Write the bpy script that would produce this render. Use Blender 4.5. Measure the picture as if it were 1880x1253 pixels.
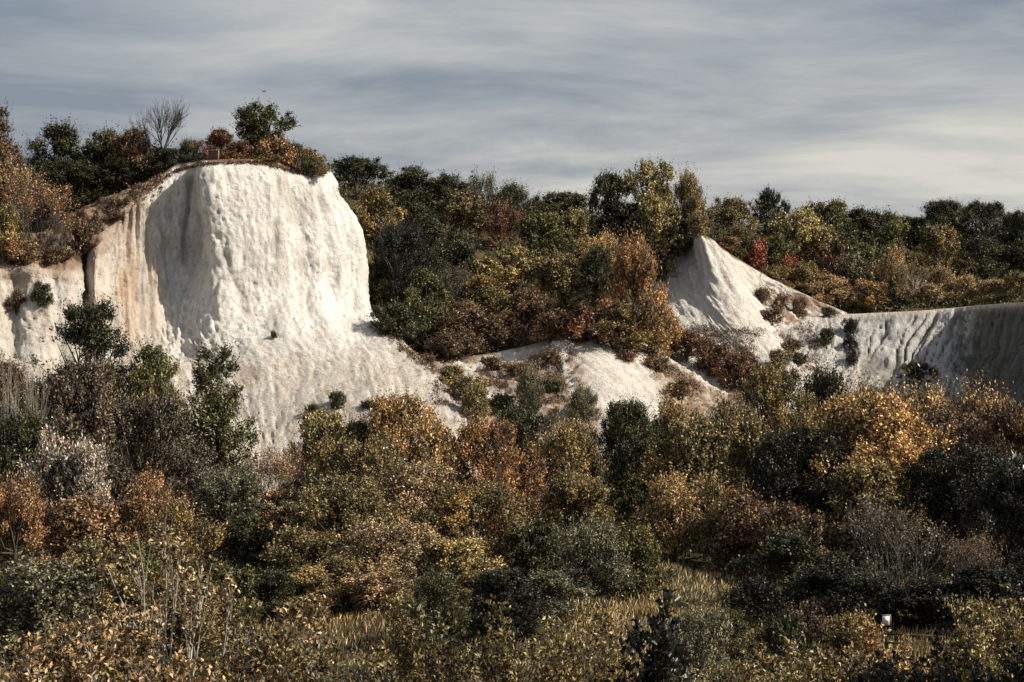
import bpy, math, random
import numpy as np
from mathutils import Vector
from mathutils.bvhtree import BVHTree

random.seed(7)
rng = np.random.default_rng(7)
scene = bpy.context.scene
for o in list(bpy.data.objects):
    bpy.data.objects.remove(o)
COLL = scene.collection

# ------------------------------------------------------------------ camera, sky, sun, exposure
F, CX, CY, EYE = 3508.0, 940.0, 626.5, 20.0          # focal length in photo pixels, image centre, eye height
cam = bpy.data.cameras.new('camera')
cam.sensor_width = 36.0
cam.lens = 36.0 * F / 1880.0
cam.clip_start, cam.clip_end = 0.5, 9000.0
camo = bpy.data.objects.new('camera', cam)
camo.location = (0, 0, EYE)
camo.rotation_euler = (math.radians(90), 0, 0)
COLL.objects.link(camo)
scene.camera = camo

SUN_EL, SUN_AZ = math.radians(37), math.radians(71)   # azimuth from straight behind the camera towards the right
to_sun = Vector((math.sin(SUN_AZ) * math.cos(SUN_EL), -math.cos(SUN_AZ) * math.cos(SUN_EL), math.sin(SUN_EL)))
sun = bpy.data.lights.new('sun', 'SUN')
sun.energy, sun.angle, sun.color = 5.0, math.radians(0.53), (1.0, 0.93, 0.82)
suno = bpy.data.objects.new('sun', sun)
suno.rotation_euler = to_sun.to_track_quat('Z', 'Y').to_euler()
suno.location = (60, -40, 120)
COLL.objects.link(suno)

world = bpy.data.worlds.new('World')
scene.world = world
world.use_nodes = True
wt = world.node_tree
wt.nodes.clear()
def N(t, kind, **kw):
    n = t.nodes.new(kind)
    for k, v in kw.items():
        setattr(n, k, v)
    return n
def math_n(t, op, a, b=None):
    n = N(t, 'ShaderNodeMath', operation=op)
    for i, v in enumerate((a, b)):
        if v is None: continue
        if isinstance(v, (int, float)): n.inputs[i].default_value = v
        else: t.links.new(v, n.inputs[i])
    return n.outputs[0]
sky = N(wt, 'ShaderNodeTexSky', sky_type='NISHITA', sun_disc=False)
sky.sun_elevation = SUN_EL
sky.sun_rotation = math.radians(180) - SUN_AZ
sky.air_density, sky.dust_density = 1.0, 2.0
tc = N(wt, 'ShaderNodeTexCoord')
sep = N(wt, 'ShaderNodeSeparateXYZ')
wt.links.new(tc.outputs['Generated'], sep.inputs[0])
den = math_n(wt, 'ADD', math_n(wt, 'MAXIMUM', sep.outputs[2], 0.0), 0.13)
comb = N(wt, 'ShaderNodeCombineXYZ')
wt.links.new(math_n(wt, 'DIVIDE', sep.outputs[0], den), comb.inputs[0])
wt.links.new(math_n(wt, 'DIVIDE', sep.outputs[1], den), comb.inputs[1])
def sky_noise(scale, loc, rot, sx, sy, detail, rough, dist):
    mp = N(wt, 'ShaderNodeMapping')
    mp.inputs['Location'].default_value = loc
    mp.inputs['Rotation'].default_value = (0, 0, rot)
    mp.inputs['Scale'].default_value = (sx, sy, 1)
    wt.links.new(comb.outputs[0], mp.inputs[0])
    n = N(wt, 'ShaderNodeTexNoise')
    n.inputs['Scale'].default_value, n.inputs['Detail'].default_value = scale, detail
    n.inputs['Roughness'].default_value, n.inputs['Distortion'].default_value = rough, dist
    wt.links.new(mp.outputs[0], n.inputs['Vector'])
    return n.outputs[0]
n1 = sky_noise(0.8, (5.5, 14.2, 0), 0.12, 0.7, 0.9, 4, 0.5, 0.25)     # broad veils
n2 = sky_noise(2.2, (9.9, 4.1, 0), 0.25, 0.7, 1.0, 8, 0.62, 0.45)    # fibrous cirrus
mixn = math_n(wt, 'ADD', math_n(wt, 'MULTIPLY', n1, 0.62), math_n(wt, 'MULTIPLY', n2, 0.38))
ramp = N(wt, 'ShaderNodeValToRGB')
ramp.color_ramp.elements[0].position = 0.40
ramp.color_ramp.elements[1].position = 0.61
ramp.color_ramp.elements[0].color = (2.2, 2.5, 2.95, 1)
ramp.color_ramp.elements[1].color = (6.4, 6.2, 5.6, 1)
e = ramp.color_ramp.elements.new(0.50); e.color = (3.9, 4.05, 4.15, 1)
wt.links.new(mixn, ramp.inputs[0])
mixs = N(wt, 'ShaderNodeMixRGB')
# a thin high veil: seen along it near the horizon it is dense, overhead the blue shows through
veil = math_n(wt, 'SUBTRACT', 1.0, math_n(wt, 'POWER', 2.718, math_n(wt, 'DIVIDE', -0.42, math_n(wt, 'ADD', math_n(wt, 'ABSOLUTE', sep.outputs[2]), 0.08))))
wt.links.new(veil, mixs.inputs[0])
wt.links.new(sky.outputs[0], mixs.inputs[1])
wt.links.new(ramp.outputs[0], mixs.inputs[2])
bg = N(wt, 'ShaderNodeBackground')
bg.inputs['Strength'].default_value = 0.10
wt.links.new(mixs.outputs[0], bg.inputs['Color'])
wo = N(wt, 'ShaderNodeOutputWorld')
wt.links.new(bg.outputs[0], wo.inputs[0])

scene.view_settings.view_transform = 'Standard'
scene.view_settings.look = 'None'
scene.view_settings.exposure = 0.15
scene.view_settings.gamma = 1.0
scene.view_settings.use_curve_mapping = False
scene.cycles.max_bounces = 4
scene.cycles.diffuse_bounces = 1
scene.cycles.transparent_max_bounces = 4

# ------------------------------------------------------------------ helpers
def at(px, py, D):
    """a photo pixel and a distance in metres -> a point of the place"""
    return np.array([(px - CX) / F * D, D, EYE + (CY - py) / F * D])
def project(P):
    return CX + P[..., 0] / P[..., 1] * F, CY - (P[..., 2] - EYE) / P[..., 1] * F

def _hash(ix, iy, iz, seed):
    h = (ix.astype(np.int64) * 374761393 + iy.astype(np.int64) * 668265263 + iz.astype(np.int64) * 2147483647 + seed * 974634777) & 0xFFFFFFFF
    h = ((h ^ (h >> 13)) * 1274126177) & 0xFFFFFFFF
    h = ((h ^ (h >> 16)) * 2246822519) & 0xFFFFFFFF
    return ((h ^ (h >> 15)) & 0xFFFF) / 65535.0
def vnoise(x, y, z=None, seed=0):
    x = np.asarray(x, float); y = np.asarray(y, float)
    z = np.zeros_like(x) if z is None else np.asarray(z, float)
    ix, iy, iz = np.floor(x), np.floor(y), np.floor(z)
    fx, fy, fz = x - ix, y - iy, z - iz
    fx, fy, fz = (f * f * f * (f * (f * 6 - 15) + 10) for f in (fx, fy, fz))
    r = 0
    for dx in (0, 1):
        for dy in (0, 1):
            for dz in (0, 1):
                r = r + _hash(ix + dx, iy + dy, iz + dz, seed) * np.where(dx, fx, 1 - fx) * np.where(dy, fy, 1 - fy) * np.where(dz, fz, 1 - fz)
    return r * 2 - 1
def fbm(x, y, z=None, oct=4, seed=0, gain=0.5):
    r, a = 0, 1.0
    for i in range(oct):
        s = 2.03 ** i
        r = r + a * vnoise(np.asarray(x) * s, np.asarray(y) * s, None if z is None else np.asarray(z) * s, seed + i)
        a *= gain
    return r
def smooth(a, b, x):
    t = np.clip((x - a) / (b - a), 0, 1)
    return t * t * (3 - 2 * t)

def mesh_np(name, verts, quads=None, tris=None, smooth_shade=False):
    me = bpy.data.meshes.new(name)
    verts = np.asarray(verts, np.float32)
    nq = 0 if quads is None else len(quads)
    nt = 0 if tris is None else len(tris)
    me.vertices.add(len(verts))
    me.vertices.foreach_set('co', verts.ravel())
    loops = np.concatenate([np.asarray(a, np.int32).ravel() for a in (quads, tris) if a is not None and len(a)])
    me.loops.add(len(loops))
    me.loops.foreach_set('vertex_index', loops)
    me.polygons.add(nq + nt)
    starts = np.concatenate([np.arange(nq) * 4, nq * 4 + np.arange(nt) * 3]).astype(np.int32)
    me.polygons.foreach_set('loop_start', starts)
    if smooth_shade:
        me.polygons.foreach_set('use_smooth', np.ones(nq + nt, bool))
    me.update(calc_edges=True)
    return me
def face_attr(me, name, vals):
    a = me.attributes.new(name, 'FLOAT', 'FACE')
    a.data.foreach_set('value', np.asarray(vals, np.float32))
def obj(name, me, mat=None, parent=None):
    o = bpy.data.objects.new(name, me)
    COLL.objects.link(o)
    if mat is not None and me is not None and not me.materials:
        me.materials.append(mat)
    if parent is not None:
        o.parent = parent
    return o
def tag(o, label, cat, group=None, kind=None):
    o['label'] = label
    o['category'] = cat
    if group: o['group'] = group
    if kind: o['kind'] = kind
    return o
def empty(name, loc):
    o = bpy.data.objects.new(name, None)
    o.location = tuple(float(v) for v in loc)
    o.empty_display_size = 0.2
    COLL.objects.link(o)
    return o

class Tubes:
    """tapered tubes gathered into one mesh"""
    def __init__(s): s.v, s.q, s.n = [], [], 0
    def add(s, pts, rad, k=5):
        pts = np.asarray(pts, float)
        t = np.gradient(pts, axis=0)
        t /= np.linalg.norm(t, axis=1)[:, None] + 1e-9
        ref = np.array([0.31, 0.83, 0.12])
        a = np.cross(t, ref); a /= np.linalg.norm(a, axis=1)[:, None] + 1e-9
        b = np.cross(t, a)
        th = np.arange(k) / k * 2 * math.pi
        ring = pts[:, None] + np.asarray(rad, float)[:, None, None] * (a[:, None] * np.cos(th)[None, :, None] + b[:, None] * np.sin(th)[None, :, None])
        m = len(pts)
        s.v.append(ring.reshape(-1, 3))
        i = np.arange(m - 1)[:, None] * k + np.arange(k)[None]
        j = np.arange(m - 1)[:, None] * k + (np.arange(k)[None] + 1) % k
        s.q.append(np.stack([i, j, j + k, i + k], -1).reshape(-1, 4) + s.n)
        s.n += m * k
    def mesh(s, name):
        return mesh_np(name, np.concatenate(s.v), np.concatenate(s.q), smooth_shade=True)

def boxes(name, lst):
    """boxes (centre, half size) joined in one part"""
    V, Q = [], []
    for c, h in lst:
        n = len(V) * 8
        V.append([(c[0] + sx * h[0], c[1] + sy * h[1], c[2] + sz * h[2]) for sx in (-1, 1) for sy in (-1, 1) for sz in (-1, 1)])
        Q += [[n + i for i in f] for f in ((0, 1, 3, 2), (4, 6, 7, 5), (0, 4, 5, 1), (2, 3, 7, 6), (0, 2, 6, 4), (1, 5, 7, 3))]
    return mesh_np(name, np.array(V).reshape(-1, 3), Q)

# ------------------------------------------------------------------ materials
def new_mat(name):
    m = bpy.data.materials.new(name)
    m.use_nodes = True
    t = m.node_tree
    return m, t, t.nodes['Principled BSDF'], t.nodes['Material Output']
def noise_n(t, vec, scale, detail=4, rough=0.55):
    n = N(t, 'ShaderNodeTexNoise')
    n.inputs['Scale'].default_value, n.inputs['Detail'].default_value, n.inputs['Roughness'].default_value = scale, detail, rough
    if vec is not None: t.links.new(vec, n.inputs['Vector'])
    return n.outputs[0]
def ramp_n(t, fac, stops):
    r = N(t, 'ShaderNodeValToRGB')
    while len(r.color_ramp.elements) < len(stops): r.color_ramp.elements.new(0.5)
    for el, (p, c) in zip(r.color_ramp.elements, stops):
        el.position = p
        el.color = (*c, 1) if len(c) == 3 else c
    t.links.new(fac, r.inputs[0])
    return r.outputs[0]
def mixc(t, fac, a, b, blend='MIX'):
    n = N(t, 'ShaderNodeMixRGB', blend_type=blend)
    for i, v in enumerate((fac, a, b)):
        if isinstance(v, (int, float)): n.inputs[i].default_value = v
        elif isinstance(v, tuple): n.inputs[i].default_value = (*v, 1)
        else: t.links.new(v, n.inputs[i])
    return n.outputs[0]
def simple_mat(name, a, b, scale=6.0, rough=0.85, stretch=(1, 1, 1), bump=0.0):
    m, t, p, _ = new_mat(name)
    c = N(t, 'ShaderNodeTexCoord')
    mp = N(t, 'ShaderNodeMapping'); mp.inputs['Scale'].default_value = stretch
    t.links.new(c.outputs['Object'], mp.inputs[0])
    n = noise_n(t, mp.outputs[0], scale)
    t.links.new(ramp_n(t, n, [(0.35, a), (0.65, b)]), p.inputs['Base Color'])
    p.inputs['Roughness'].default_value = rough
    p.inputs['Specular IOR Level'].default_value = 0.25
    if bump:
        bn = N(t, 'ShaderNodeBump'); bn.inputs['Strength'].default_value = bump; bn.inputs['Distance'].default_value = 0.05
        t.links.new(n, bn.inputs['Height']); t.links.new(bn.outputs[0], p.inputs['Normal'])
    return m

def foliage_mat(name, transl=0.10, rough=0.45, spec=0.32):
    """leaf colour = object colour, varied leaf by leaf and bough by bough; object alpha = how far boughs have turned"""
    m, t, p, out = new_mat(name)
    oi = N(t, 'ShaderNodeObjectInfo')
    tint = N(t, 'ShaderNodeAttribute', attribute_name='tint')
    lobe = N(t, 'ShaderNodeAttribute', attribute_name='lobe')
    turned = mixc(t, 1.0, oi.outputs['Color'], (1.5, 1.14, 0.74), 'MULTIPLY')
    fac = math_n(t, 'MULTIPLY', oi.outputs['Alpha'], math_n(t, 'POWER', lobe.outputs['Fac'], 1.6))
    col = mixc(t, fac, oi.outputs['Color'], turned)
    v = N(t, 'ShaderNodeMapRange')
    v.inputs['To Min'].default_value, v.inputs['To Max'].default_value = 0.14, 2.8
    t.links.new(math_n(t, 'POWER', tint.outputs['Fac'], 2.6), v.inputs['Value'])
    hsv = N(t, 'ShaderNodeHueSaturation')
    t.links.new(col, hsv.inputs['Color'])
    t.links.new(v.outputs[0], hsv.inputs['Value'])
    hv = N(t, 'ShaderNodeMapRange')
    hv.inputs['To Min'].default_value, hv.inputs['To Max'].default_value = 0.485, 0.515
    t.links.new(math_n(t, 'FRACT', math_n(t, 'MULTIPLY', tint.outputs['Fac'], 7.31)), hv.inputs['Value'])
    t.links.new(hv.outputs[0], hsv.inputs['Hue'])
    t.links.new(hsv.outputs[0], p.inputs['Base Color'])
    p.inputs['Roughness'].default_value = rough
    p.inputs['Specular IOR Level'].default_value = spec
    tr = N(t, 'ShaderNodeBsdfTranslucent')
    t.links.new(mixc(t, 1.0, hsv.outputs[0], (1.1, 1.0, 0.6), 'MULTIPLY'), tr.inputs['Color'])
    mx = N(t, 'ShaderNodeMixShader')
    mx.inputs[0].default_value = transl
    t.links.new(p.outputs[0], mx.inputs[1]); t.links.new(tr.outputs[0], mx.inputs[2])
    t.links.new(mx.outputs[0], out.inputs['Surface'])
    return m
M_LEAF = foliage_mat('autumn_leaves')
M_NEARLEAF = foliage_mat('waxy_leaves', 0.2, 0.38, 0.5)
M_BARK = simple_mat('bark', (0.05, 0.038, 0.027), (0.13, 0.10, 0.075), 9, 0.9, (3, 3, .6), 0.4)
M_PALEBARK = simple_mat('pale_bark', (0.34, 0.30, 0.24), (0.52, 0.48, 0.41), 9, 0.8, (2, 2, .7), 0.3)
M_GREYBARK = simple_mat('grey_bark', (0.09, 0.08, 0.07), (0.20, 0.18, 0.155), 9, 0.9, (2, 2, .7), 0.3)
M_DEADWOOD = simple_mat('dead_wood', (0.035, 0.03, 0.026), (0.09, 0.078, 0.065), 9, 0.9, (2, 2, .7), 0.3)

def chalk_mat():
    m, t, p, _ = new_mat('chalk')
    a = N(t, 'ShaderNodeAttribute', attribute_name='chalk')
    g = N(t, 'ShaderNodeNewGeometry')
    n1 = noise_n(t, g.outputs['Position'], 0.55, 6, 0.6)
    n2 = noise_n(t, g.outputs['Position'], 5.0, 5, 0.65)
    mp = N(t, 'ShaderNodeMapping'); mp.inputs['Scale'].default_value = (2.2, 2.2, 0.22)
    t.links.new(g.outputs['Position'], mp.inputs[0])
    n3 = noise_n(t, mp.outputs[0], 1.0, 5, 0.6)
    c = mixc(t, 1.0, a.outputs['Color'], ramp_n(t, n1, [(0.30, (0.83, 0.80, 0.77)), (0.62, (1, 1, 1))]), 'MULTIPLY')
    c = mixc(t, 1.0, c, ramp_n(t, n2, [(0.32, (0.42, 0.38, 0.34)), (0.42, (1, 1, 1))]), 'MULTIPLY')
    c = mixc(t, 1.0, c, ramp_n(t, n3, [(0.30, (0.80, 0.77, 0.73)), (0.55, (1, 1, 1))]), 'MULTIPLY')
    t.links.new(c, p.inputs['Base Color'])
    p.inputs['Roughness'].default_value = 0.95
    p.inputs['Specular IOR Level'].default_value = 0.1
    bn = N(t, 'ShaderNodeBump'); bn.inputs['Strength'].default_value = 1.0; bn.inputs['Distance'].default_value = 0.32
    n4 = noise_n(t, g.outputs['Position'], 2.2, 10, 0.72)
    t.links.new(n4, bn.inputs['Height']); t.links.new(bn.outputs[0], p.inputs['Normal'])
    return m
M_CHALK = chalk_mat()
def ground_mat():
    m, t, p, _ = new_mat('rough_ground')
    g = N(t, 'ShaderNodeNewGeometry')
    n1 = noise_n(t, g.outputs['Position'], 0.12, 5, 0.6)
    n2 = noise_n(t, g.outputs['Position'], 3.0, 6, 0.7)
    c = ramp_n(t, n1, [(0.35, (0.055, 0.05, 0.024)), (0.5, (0.09, 0.075, 0.036)), (0.68, (0.14, 0.105, 0.06))])
    c = mixc(t, 1.0, c, ramp_n(t, n2, [(0.3, (0.5, 0.5, 0.5)), (0.7, (1.3, 1.25, 1.15))]), 'MULTIPLY')
    t.links.new(c, p.inputs['Base Color'])
    p.inputs['Roughness'].default_value = 1.0
    p.inputs['Specular IOR Level'].default_value = 0.1
    bn = N(t, 'ShaderNodeBump'); bn.inputs['Strength'].default_value = 0.8; bn.inputs['Distance'].default_value = 0.2
    t.links.new(n2, bn.inputs['Height']); t.links.new(bn.outputs[0], p.inputs['Normal'])
    return m
M_GROUND = ground_mat()

# ------------------------------------------------------------------ the ground sheet
cp = []
for X in (-70, -35, 0, 35, 70):
    for Y, Z in ((-40, 3), (0, -1.7), (8, -2.7), (18, -4.6), (28, -6.4), (38, -9.0), (50, -12.4), (66, -16), (90, -17.3), (125, -17.2), (150, -16.8), (172, -15.8)):
        cp.append((X, Y, Z))
def gp(px, py, D):
    P = at(px, py, D); cp.append((P[0], P[1], P[2] - EYE))
# below the cliffs
for px, py, D in ((-300, 870, 180), (0, 880, 180), (300, 890, 180), (600, 870, 180), (850, 840, 186), (1100, 810, 188), (1350, 830, 194), (1550, 830, 205), (1750, 850, 200), (1950, 890, 180)):
    gp(px, py, D)
# hidden slope behind the cliffs, plateau on top
for px, py, D in ((-300, 372, 228), (-60, 372, 226), (60, 376, 226), (180, 346, 228), (300, 322, 229), (400, 312, 229), (500, 318, 229), (580, 330, 229),
                  (-300, 330, 270), (100, 330, 265), (400, 322, 262), (600, 345, 262)):
    gp(px, py, D)
# wooded gully
for px, py, D in ((690, 610, 216), (760, 655, 211), (900, 660, 212), (1050, 630, 214), (700, 520, 232), (850, 560, 230), (1000, 560, 230), (1120, 560, 234), (1180, 620, 228), (1290, 690, 221), (1400, 740, 216),
                  (690, 420, 250), (850, 460, 250), (1000, 480, 250), (1100, 500, 250), (700, 370, 272), (850, 395, 275), (1000, 420, 275), (1120, 445, 266), (1220, 446, 262),
                  (700, 362, 310), (900, 380, 310), (1100, 415, 310), (1290, 440, 262)):
    gp(px, py, D)
# back of the second cliff and the hillside to its right
for px, py, D in ((1390, 510, 258), (1480, 556, 256), (1560, 575, 252), (1680, 572, 250), (1800, 566, 246), (1900, 562, 238), (2050, 556, 220), (1560, 574, 266), (1700, 570, 268), (1850, 564, 268),
                  (1400, 440, 285), (1560, 480, 295), (1700, 500, 300), (1850, 500, 300), (1450, 430, 320), (1650, 440, 335), (1850, 440, 340), (2100, 520, 300), (2100, 430, 350)):
    gp(px, py, D)
for X, Y, Z in ((-300, 100, 10), (300, 100, 8), (-300, 300, 24), (300, 300, 16), (0, 450, 18), (-300, 600, 15), (300, 600, 14), (0, 900, 5), (-900, 200, 5), (900, 200, 5), (0, -300, 5), (0, 2500, -25), (-2500, 0, -20), (2500, 0, -20), (0, -2500, -20)):
    cp.append((X, Y, Z))
cp = np.array(cp, float)
_n = len(cp)
_A = np.zeros((_n + 3, _n + 3))
_A[:_n, :_n] = np.linalg.norm(cp[:, None, :2] - cp[None, :, :2], axis=2) - 0.05 * np.eye(_n)
_A[:_n, _n:] = np.c_[np.ones(_n), cp[:, :2]]
_A[_n:, :_n] = _A[:_n, _n:].T
_w = np.linalg.solve(_A, np.r_[cp[:, 2], 0, 0, 0])
def ground_h(x, y):
    sh = np.shape(x)
    p = np.c_[np.ravel(x), np.ravel(y)]
    out = np.empty(len(p))
    for i in range(0, len(p), 20000):
        q = p[i:i + 20000]
        out[i:i + 20000] = np.linalg.norm(q[:, None] - cp[None, :, :2], axis=2) @ _w[:_n] + _w[_n] + q @ _w[_n + 1:]
    return (out + EYE).reshape(sh)
def axis(a, b, step, far_lo, far_hi):
    mid = np.arange(a, b + step, step)
    lo = a - np.cumsum(np.geomspace(step, (a - far_lo) / 4, 22)); hi = b + np.cumsum(np.geomspace(step, (far_hi - b) / 4, 22))
    return np.concatenate([lo[::-1], mid, hi])
# ------------------------------------------------------------------ chalk cliffs
def grid_quads(nu, nv):
    i = np.arange(nu - 1)[:, None] * nv + np.arange(nv - 1)[None]
    return np.stack([i, i + nv, i + nv + 1, i + 1], -1).reshape(-1, 4)
def catmull(P, n, axis=0):
    P = np.moveaxis(np.asarray(P, float), axis, 0)
    m = len(P)
    seg = np.linalg.norm(np.diff(P, axis=0), axis=-1).reshape(m - 1, -1).mean(1)
    cum = np.r_[0, np.cumsum(seg)]
    t = np.interp(np.linspace(0, cum[-1], n), cum, np.arange(m))
    i = np.minimum(t.astype(int), m - 2); f = (t - i).reshape(-1, *([1] * (P.ndim - 1)))
    p0, p1, p2, p3 = P[np.maximum(i - 1, 0)], P[i], P[i + 1], P[np.minimum(i + 2, m - 1)]
    r = p1 + 0.5 * f * (p2 - p0 + f * (2 * p0 - 5 * p1 + 4 * p2 - p3 + f * (3 * (p1 - p2) + p3 - p0)))
    return np.moveaxis(r, 0, axis), t
def loft(cols, step, cap=((3.0, 0.25), (10.0, 0.3), (24.0, -1.2)), brow=None):
    """columns of (px, py, distance) from the rim down -> dense grid; cap rows run back from the rim"""
    G = []
    for ci, c in enumerate(cols):
        pts = [at(*p) for p in c]
        r = pts[0]
        back = [r + np.array([r[0] / r[1] * d, d, h]) for d, h in cap]
        if brow and ci in brow:                       # a soil slope rising behind the rim
            b = at(*brow[ci])
            back = [b] + [b + np.array([b[0] / b[1] * d, d, h]) for d, h in cap[1:]]
        pts.append(pts[-1] + np.array([0, -3.0, -5.0]))          # foot of the slope runs on under the ground
        G.append(back[::-1] + pts)
    G = np.array(G)
    wu = np.linalg.norm(np.diff(G, axis=0), axis=-1).sum(0).max(); wv = np.linalg.norm(np.diff(G, axis=1), axis=-1).sum(1).max()
    P, tu = catmull(G, int(wu / step), 0)
    P, tv = catmull(P, int(wv / step), 1)
    return P, tu, tv - len(cap)
def normals(P):
    n = np.cross(np.gradient(P, axis=0), np.gradient(P, axis=1))
    n /= np.linalg.norm(n, axis=-1)[..., None] + 1e-9
    s = np.sign((n * (np.array([0, 0, EYE]) - P)).sum(-1).mean())
    return n * s
def polyline_dist(px, py, line):
    d = np.full(px.shape, 1e9)
    for (x0, y0), (x1, y1) in zip(line[:-1], line[1:]):
        t = np.clip(((px - x0) * (x1 - x0) + (py - y0) * (y1 - y0)) / ((x1 - x0) ** 2 + (y1 - y0) ** 2 + 1e-9), 0, 1)
        d = np.minimum(d, np.hypot(px - x0 - t * (x1 - x0), py - y0 - t * (y1 - y0)))
    return d
CHALK, CREAM, ORANGE, GREYC, SOIL = (np.array(c) for c in ((0.83, 0.80, 0.74), (0.63, 0.565, 0.475), (0.52, 0.345, 0.225), (0.52, 0.49, 0.44), (0.20, 0.13, 0.08)))
def cliff_obj(name, P, col, label):
    nu, nv = P.shape[:2]
    me = mesh_np(name, P.reshape(-1, 3), grid_quads(nu, nv), smooth_shade=True)
    a = me.attributes.new('chalk', 'FLOAT_COLOR', 'POINT')
    a.data.foreach_set('color', np.concatenate([col, np.ones((nu, nv, 1))], -1).astype(np.float32).ravel())
    return tag(obj(name, me, M_CHALK), label, 'cliff', kind='structure')
def blend(col, c, f):
    f = np.clip(f, 0, 1)[..., None]
    return col * (1 - f) + c * f

# --- the tall cliff with its spur, recess, orange streak and apron
MAIN = [
    [(-200, 470, 196), (-200, 520, 195), (-200, 570, 194), (-200, 620, 193), (-200, 670, 191), (-200, 730, 187), (-200, 800, 182), (-200, 950, 171)],
    [(-60, 478, 197), (-60, 520, 196), (-60, 560, 195), (-60, 600, 194), (-62, 650, 192), (-65, 720, 188), (-65, 800, 182), (-60, 950, 171)],
    [(0, 487, 199), (0, 520, 197.5), (0, 560, 196.3), (0, 600, 195.3), (-3, 650, 193), (-5, 720, 188), (-10, 800, 182), (-10, 950, 171)],
    [(28, 483, 199.5), (24, 520, 199), (20, 560, 197.6), (22, 600, 196.4), (25, 650, 194), (25, 720, 188), (25, 800, 182), (25, 950, 171)],
    [(75, 483, 200), (75, 520, 198.2), (72, 560, 197), (70, 600, 196), (70, 650, 194), (70, 720, 188), (70, 800, 182), (70, 950, 171)],
    [(134, 492, 201.5), (138, 520, 200), (140, 545, 199), (142, 590, 198), (142, 650, 195.5), (150, 720, 189), (155, 800, 182), (155, 950, 171)],
    [(152, 474, 209.5), (151, 505, 207.5), (152, 540, 204.8), (151, 590, 201.2), (150, 650, 197), (165, 720, 190), (170, 800, 182), (170, 950, 171)],
    [(168, 457, 205), (167, 500, 202.6), (170, 550, 200.9), (178, 600, 200), (185, 650, 197), (200, 720, 190), (215, 800, 182), (215, 950, 171)],
    [(205, 405, 208), (203, 465, 205.6), (206, 525, 203.7), (212, 585, 202), (218, 640, 199), (235, 715, 191), (250, 800, 182), (250, 950, 171)],
    [(240, 372, 209.5), (238, 440, 207.7), (240, 505, 206), (243, 575, 204), (250, 632, 201), (270, 710, 192), (290, 800, 182), (290, 950, 171)],
    [(283, 342, 210.8), (283, 420, 209.4), (284, 490, 208.2), (287, 570, 206.5), (292, 630, 203), (320, 710, 193), (350, 800, 182.5), (350, 950, 172)],
    [(318, 312, 212), (316, 395, 211), (312, 475, 210), (308, 560, 208), (312, 630, 203.5), (350, 710, 194), (390, 805, 183), (390, 950, 172)],
    [(345, 305, 211.5), (346, 390, 211), (342, 470, 210.2), (332, 555, 208), (335, 628, 203.4), (380, 710, 194), (425, 812, 183), (425, 950, 172)],
    [(364, 303, 210.6), (368, 380, 210.2), (368, 465, 209.2), (352, 550, 207.2), (352, 625, 202.8), (402, 710, 193.4), (448, 818, 183), (448, 950, 172)],
    [(374, 301, 206.6), (380, 380, 205.8), (386, 460, 205.2), (380, 545, 204.2), (385, 620, 201.4), (430, 710, 193), (470, 822, 183), (470, 950, 172)],
    [(440, 298, 206.8), (445, 380, 205.8), (450, 460, 205), (450, 540, 203.8), (455, 615, 200.2), (500, 710, 192), (520, 832, 181.5), (520, 955, 171)],
    [(500, 302, 207.2), (508, 390, 205.8), (515, 465, 205), (518, 540, 203.8), (528, 615, 199.6), (575, 710, 191.3), (590, 832, 180), (590, 960, 169)],
    [(528, 312, 208), (540, 390, 206.8), (552, 465, 205.9), (556, 540, 204.2), (568, 612, 199.8), (618, 706, 191.5), (645, 830, 180), (645, 960, 169)],
    [(565, 320, 208.3), (580, 395, 206.7), (590, 468, 205.6), (595, 535, 204.2), (612, 607, 200.2), (670, 700, 192), (710, 820, 180), (710, 960, 168)],
    [(598, 316, 209.4), (628, 395, 208), (640, 468, 207), (645, 532, 205.4), (660, 600, 201.8), (722, 690, 194), (775, 800, 182.5), (775, 955, 169)],
    [(606, 316, 211), (651, 398, 210.5), (668, 470, 209.6), (674, 540, 207.8), (695, 590, 205), (785, 672, 197.4), (845, 765, 188), (845, 930, 174)],
    [(604, 318, 217), (645, 402, 218), (664, 475, 219), (673, 546, 217), (702, 602, 213), (806, 682, 203), (880, 775, 191), (880, 930, 176)],
    [(590, 330, 228), (620, 410, 230), (640, 480, 230), (655, 552, 226), (705, 620, 219), (815, 700, 207), (900, 790, 193), (900, 930, 178)],
]
BROW = {0: (-205, 400, 212), 1: (-70, 400, 212), 2: (-8, 425, 210), 3: (22, 428, 210), 4: (68, 432, 210), 5: (112, 415, 212), 6: (128, 398, 214), 7: (150, 388, 214), 8: (190, 366, 214), 9: (238, 352, 214), 10: (288, 326, 214)}
_row = (1, 1, 1, .8, .3, 0, 0, 0)
for i, off, rw in ((8, -.3, _row), (9, -.7, _row), (10, -1.1, _row), (11, -.9, _row), (12, -.5, _row), (13, -.2, _row),
                   (15, .5, None), (16, 1.6, None), (17, 2.8, None), (18, 4.2, None), (19, 5.4, None), (20, 5.8, None), (21, 4.0, None)):
    MAIN[i] = [(x, y, D + off * f) for (x, y, D), f in zip(MAIN[i], rw or (1, 1, 1, 1, .8, .4, 0, 0))]
P, tu, tv = loft(MAIN, 0.185, brow=BROW)
NRM = normals(P)
px, py = project(P)
U = np.broadcast_to(np.cumsum(np.r_[0, np.linalg.norm(np.diff(P[:, P.shape[1] // 2], axis=0), axis=1)])[:, None], px.shape)
V = np.cumsum(np.concatenate([np.zeros((P.shape[0], 1)), np.linalg.norm(np.diff(P, axis=1), axis=-1)], 1), 1)
TV = np.broadcast_to(tv[None], px.shape)
face = smooth(0.0, 0.5, TV) * smooth(5.1, 4.0, TV)
apron = smooth(3.9, 4.8, TV)
sp = smooth(-0.6, 0.6, TV)
d = 0.50 * fbm(U / 7, V / 11, oct=2, seed=11) * sp
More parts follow.
